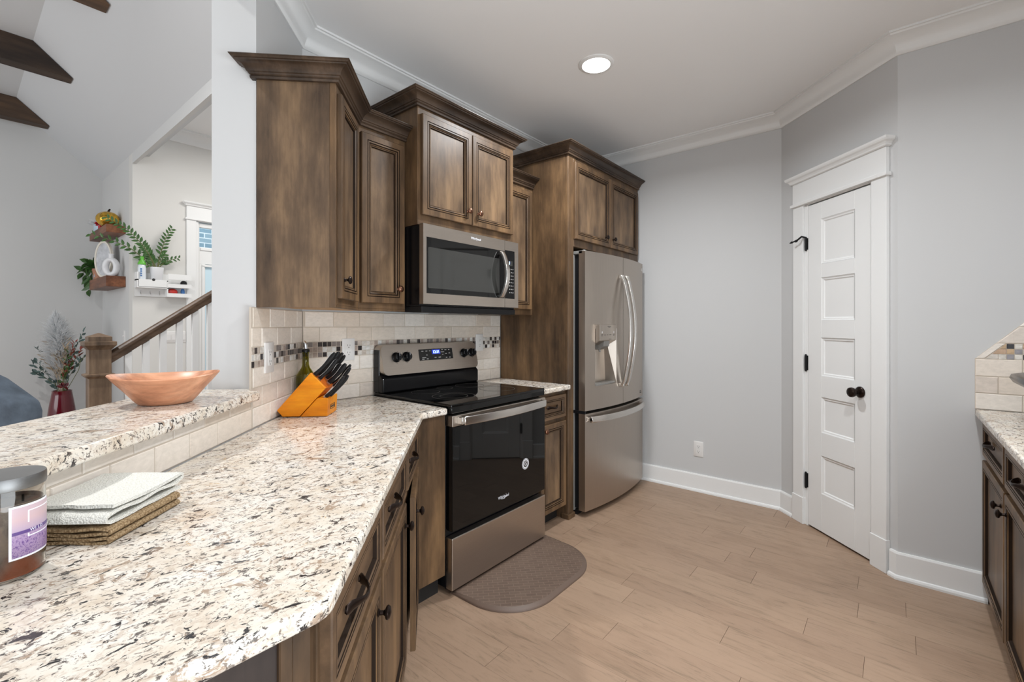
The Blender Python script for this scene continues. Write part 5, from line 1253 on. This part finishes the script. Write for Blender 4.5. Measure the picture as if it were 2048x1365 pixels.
for (yy, xx, zz) in ((0.32, -0.10, 0.10), (0.27, -0.06, -0.10), (0.40, -0.06, 0.02), (0.20, -0.08, 0.20)):
    pts = [Vector((0, 0, 0.12)), Vector((xx*.4, yy*.4, 0.19)), Vector((xx*.8, yy*.75, 0.12+zz*.5)), Vector((xx, yy, zz))]
    mb.tube(pts, [0.004, 0.003, 0.003, 0.002], 6, m=1)
    for k in range(7):
        u = 0.4+0.6*k/6; i = min(2, int(u*3)); p = pts[i].lerp(pts[i+1], u*3-i)
        leaf(mb, p, (rr.uniform(-1, .3), rr.uniform(-.3, 1), rr.uniform(-1, .3)), 0.11, 0.06)
mb.build('foliage', ['leaf', 'stem'], pp, recalc=False)

# white wall organiser on the entry wall, with things on it
og = thing('wall_organizer', 'white wall organizer with drawer, slatted rack and hooks in the entry hall', 'wall organizer', (1.216, 6.058, 1.586), 0)
OW = 0.475
mb = MB(); mb.box(0.0, OW, -0.012, 0.0, 0.0, 0.245); mb.build('back_board', 'trim', og)
mb = MB(); mb.box(0.0, 0.012, -0.11, -0.0121, 0.095, 0.245); mb.box(0.0, 0.262, -0.11, -0.0121, 0.160, 0.172); mb.box(0.0, 0.262, -0.11, -0.0121, 0.086, 0.095); mb.box(0.252, 0.262, -0.11, -0.0121, 0.0, 0.170); mb.build('shelf_box', 'trim', og)
mb = MB(); mb.box(0.014, 0.250, -0.116, -0.1102, 0.097, 0.172); dw = mb.build('drawer_front', 'trim', og, bevel=0.002); mb = MB(); mb.lathe([(0.014, -0.1165), (0.014, -0.1160)], (0.135, 0, 0.172), 18, 'y'); mb.build('finger_notch', 'slot', dw)
for z, hh in ((0.186, 0.060), (0.100, 0.040), (0.0, 0.040)):
    mb = MB(); mb.box(0.262, OW, -0.11, -0.098, z, z+hh); mb.build('rack_slat', 'trim', og)
mb = MB(); mb.box(0.262, OW, -0.0979, -0.0121, 0.008, 0.020); mb.box(0.262, OW, -0.0979, -0.0121, 0.108, 0.120); mb.build('rack_floor', 'trim', og)
for hx in (0.045, 0.125, 0.205):
    mb = MB(); mb.tube([(hx, -0.012, 0.055), (hx, -0.03, 0.040), (hx, -0.035, 0.022), (hx, -0.045, 0.03)], 0.004, 8); mb.tube([(hx, -0.018, 0.05), (hx, -0.04, 0.056)], 0.0035, 8); mb.build('coat_hook', 'chrome', og, smooth=50)
zp = thing('zz_plant', 'green zamioculcas plant in a white pot on the entry organizer', 'plant', (1.390, 5.998, 1.7585), 0)
zp.name = 'potted_plant'
mb = MB(); mb.lathe([(0.045, 0.0005), (0.052, 0.01), (0.062, 0.135), (0.056, 0.135), (0.054, 0.125), (0.001, 0.125)], n=32); mb.build('pot', 'ceramic', zp, smooth=50)
# stems as drawn by the photo: end points in (sideways, up, towards the viewer)
for (pts2, nl, ll) in (([(0, .12), (-.06, .24), (-.13, .36), (-.26, .50), (-.42, .58)], 30, .075), ([(0, .12), (-.10, .20), (-.22, .30), (-.36, .36), (-.54, .40)], 18, .075), ([(0, .12), (.02, .24), (.05, .36), (.08, .47), (.13, .56)], 18, .075), ([(.01, .12), (.05, .18), (.10, .22), (.19, .25)], 12, .06), ([(-.01, .12), (-.05, .2), (-.07, .26)], 10, .075), ([(.0, .12), (.03, .2), (.07, .28)], 10, .07), ([(-.02, .12), (-.08, .15), (-.13, .2)], 8, .06)):
    pts = [Vector((a*0.98, -0.012-0.10*abs(a), z)) for a, z in pts2]
    mb = MB(); mb.tube(pts, [0.006-0.0045*i/(len(pts)-1) for i in range(len(pts))], 7, m=1)
    for k in range(nl):
        u = 0.28+0.72*k/(nl-1); f = u*(len(pts)-1); i = min(len(pts)-2, int(f)); p = pts[i].lerp(pts[i+1], f-i); t = (pts[i+1]-pts[i]).normalized()
        sd = t.cross(Vector((0, 1, 0))).normalized()*(1 if k % 2 else -1)
        leaf(mb, p, t*0.7+sd*0.9+Vector((0, rr.uniform(-.3, .3), 0)), ll*(1.1-0.45*u), ll*0.44*(1.1-.4*u), 0, Vector((rr.uniform(-.3, .3), -1, rr.uniform(0, .6))))
    mb.build('frond', ['leaf', 'stem'], zp, recalc=False)
sb = thing('spray_bottle', 'clear bottle with a green cap beside the potted plant', 'bottle', (1.262, 5.985, 1.7585), 0)
mb = MB(); mb.lathe([(0.032, 0.0005), (0.034, 0.01), (0.034, 0.12), (0.028, 0.15), (0.016, 0.165), (0.001, 0.166)], n=24); mb.build('bottle_body', 'bottleclear', sb, smooth=50)
mb = MB(); mb.lathe([(0.034, 0.150), (0.034, 0.166), (0.026, 0.185), (0.018, 0.20), (0.022, 0.232), (0.012, 0.240), (0.001, 0.24)], n=24); mb.build('cap', 'greencap', sb, smooth=50)
for k in range(4):
    mb = MB(); mb.box(-0.02, -0.006, -0.0355, -0.033, 0.03+0.022*k, 0.044+0.022*k); mb.build('printed_mark', 'bluetoy', sb)
rt = tag(MB().sphere((0, 0, 0.036), 0.036, 14, 8, sc=(1.3, .7, 1)).build('trinket', 'redtoy', smooth=60, loc=(1.530, 6.0, 1.6062)), 'small red trinket in the lower slat rack', 'trinket')
bt = tag(MB().lathe([(0.018, 0), (0.020, 0.05), (0.012, 0.074), (0.001, 0.076)], n=14).build('trinket', 'bluetoy', smooth=60, loc=(1.622, 6.0, 1.6062)), 'small blue bottle in the lower slat rack', 'trinket')
kt = tag(MB().sphere((0, 0, 0.032), 0.032, 14, 8).build('trinket', 'matteblk', smooth=60, loc=(1.630, 5.998, 1.7062)), 'small black ball in the upper slat rack', 'trinket')
outlet('white two gang switch plate on the entry wall behind the balusters', (1.531, 6.06, 1.155), 0, sockets=0, gang=2, h=0.125, w=0.078, name='light_switch', cat='switch')
outlet('single white switch plate close to the front door casing', (1.645, 6.06, 1.155), 0, sockets=0, h=0.125, w=0.045, name='light_switch', cat='switch')
outlet('white switch plate on the short wall below the shelves', (XW, 6.40, 1.165), -90, sockets=1, h=0.125, name='light_switch', cat='switch')
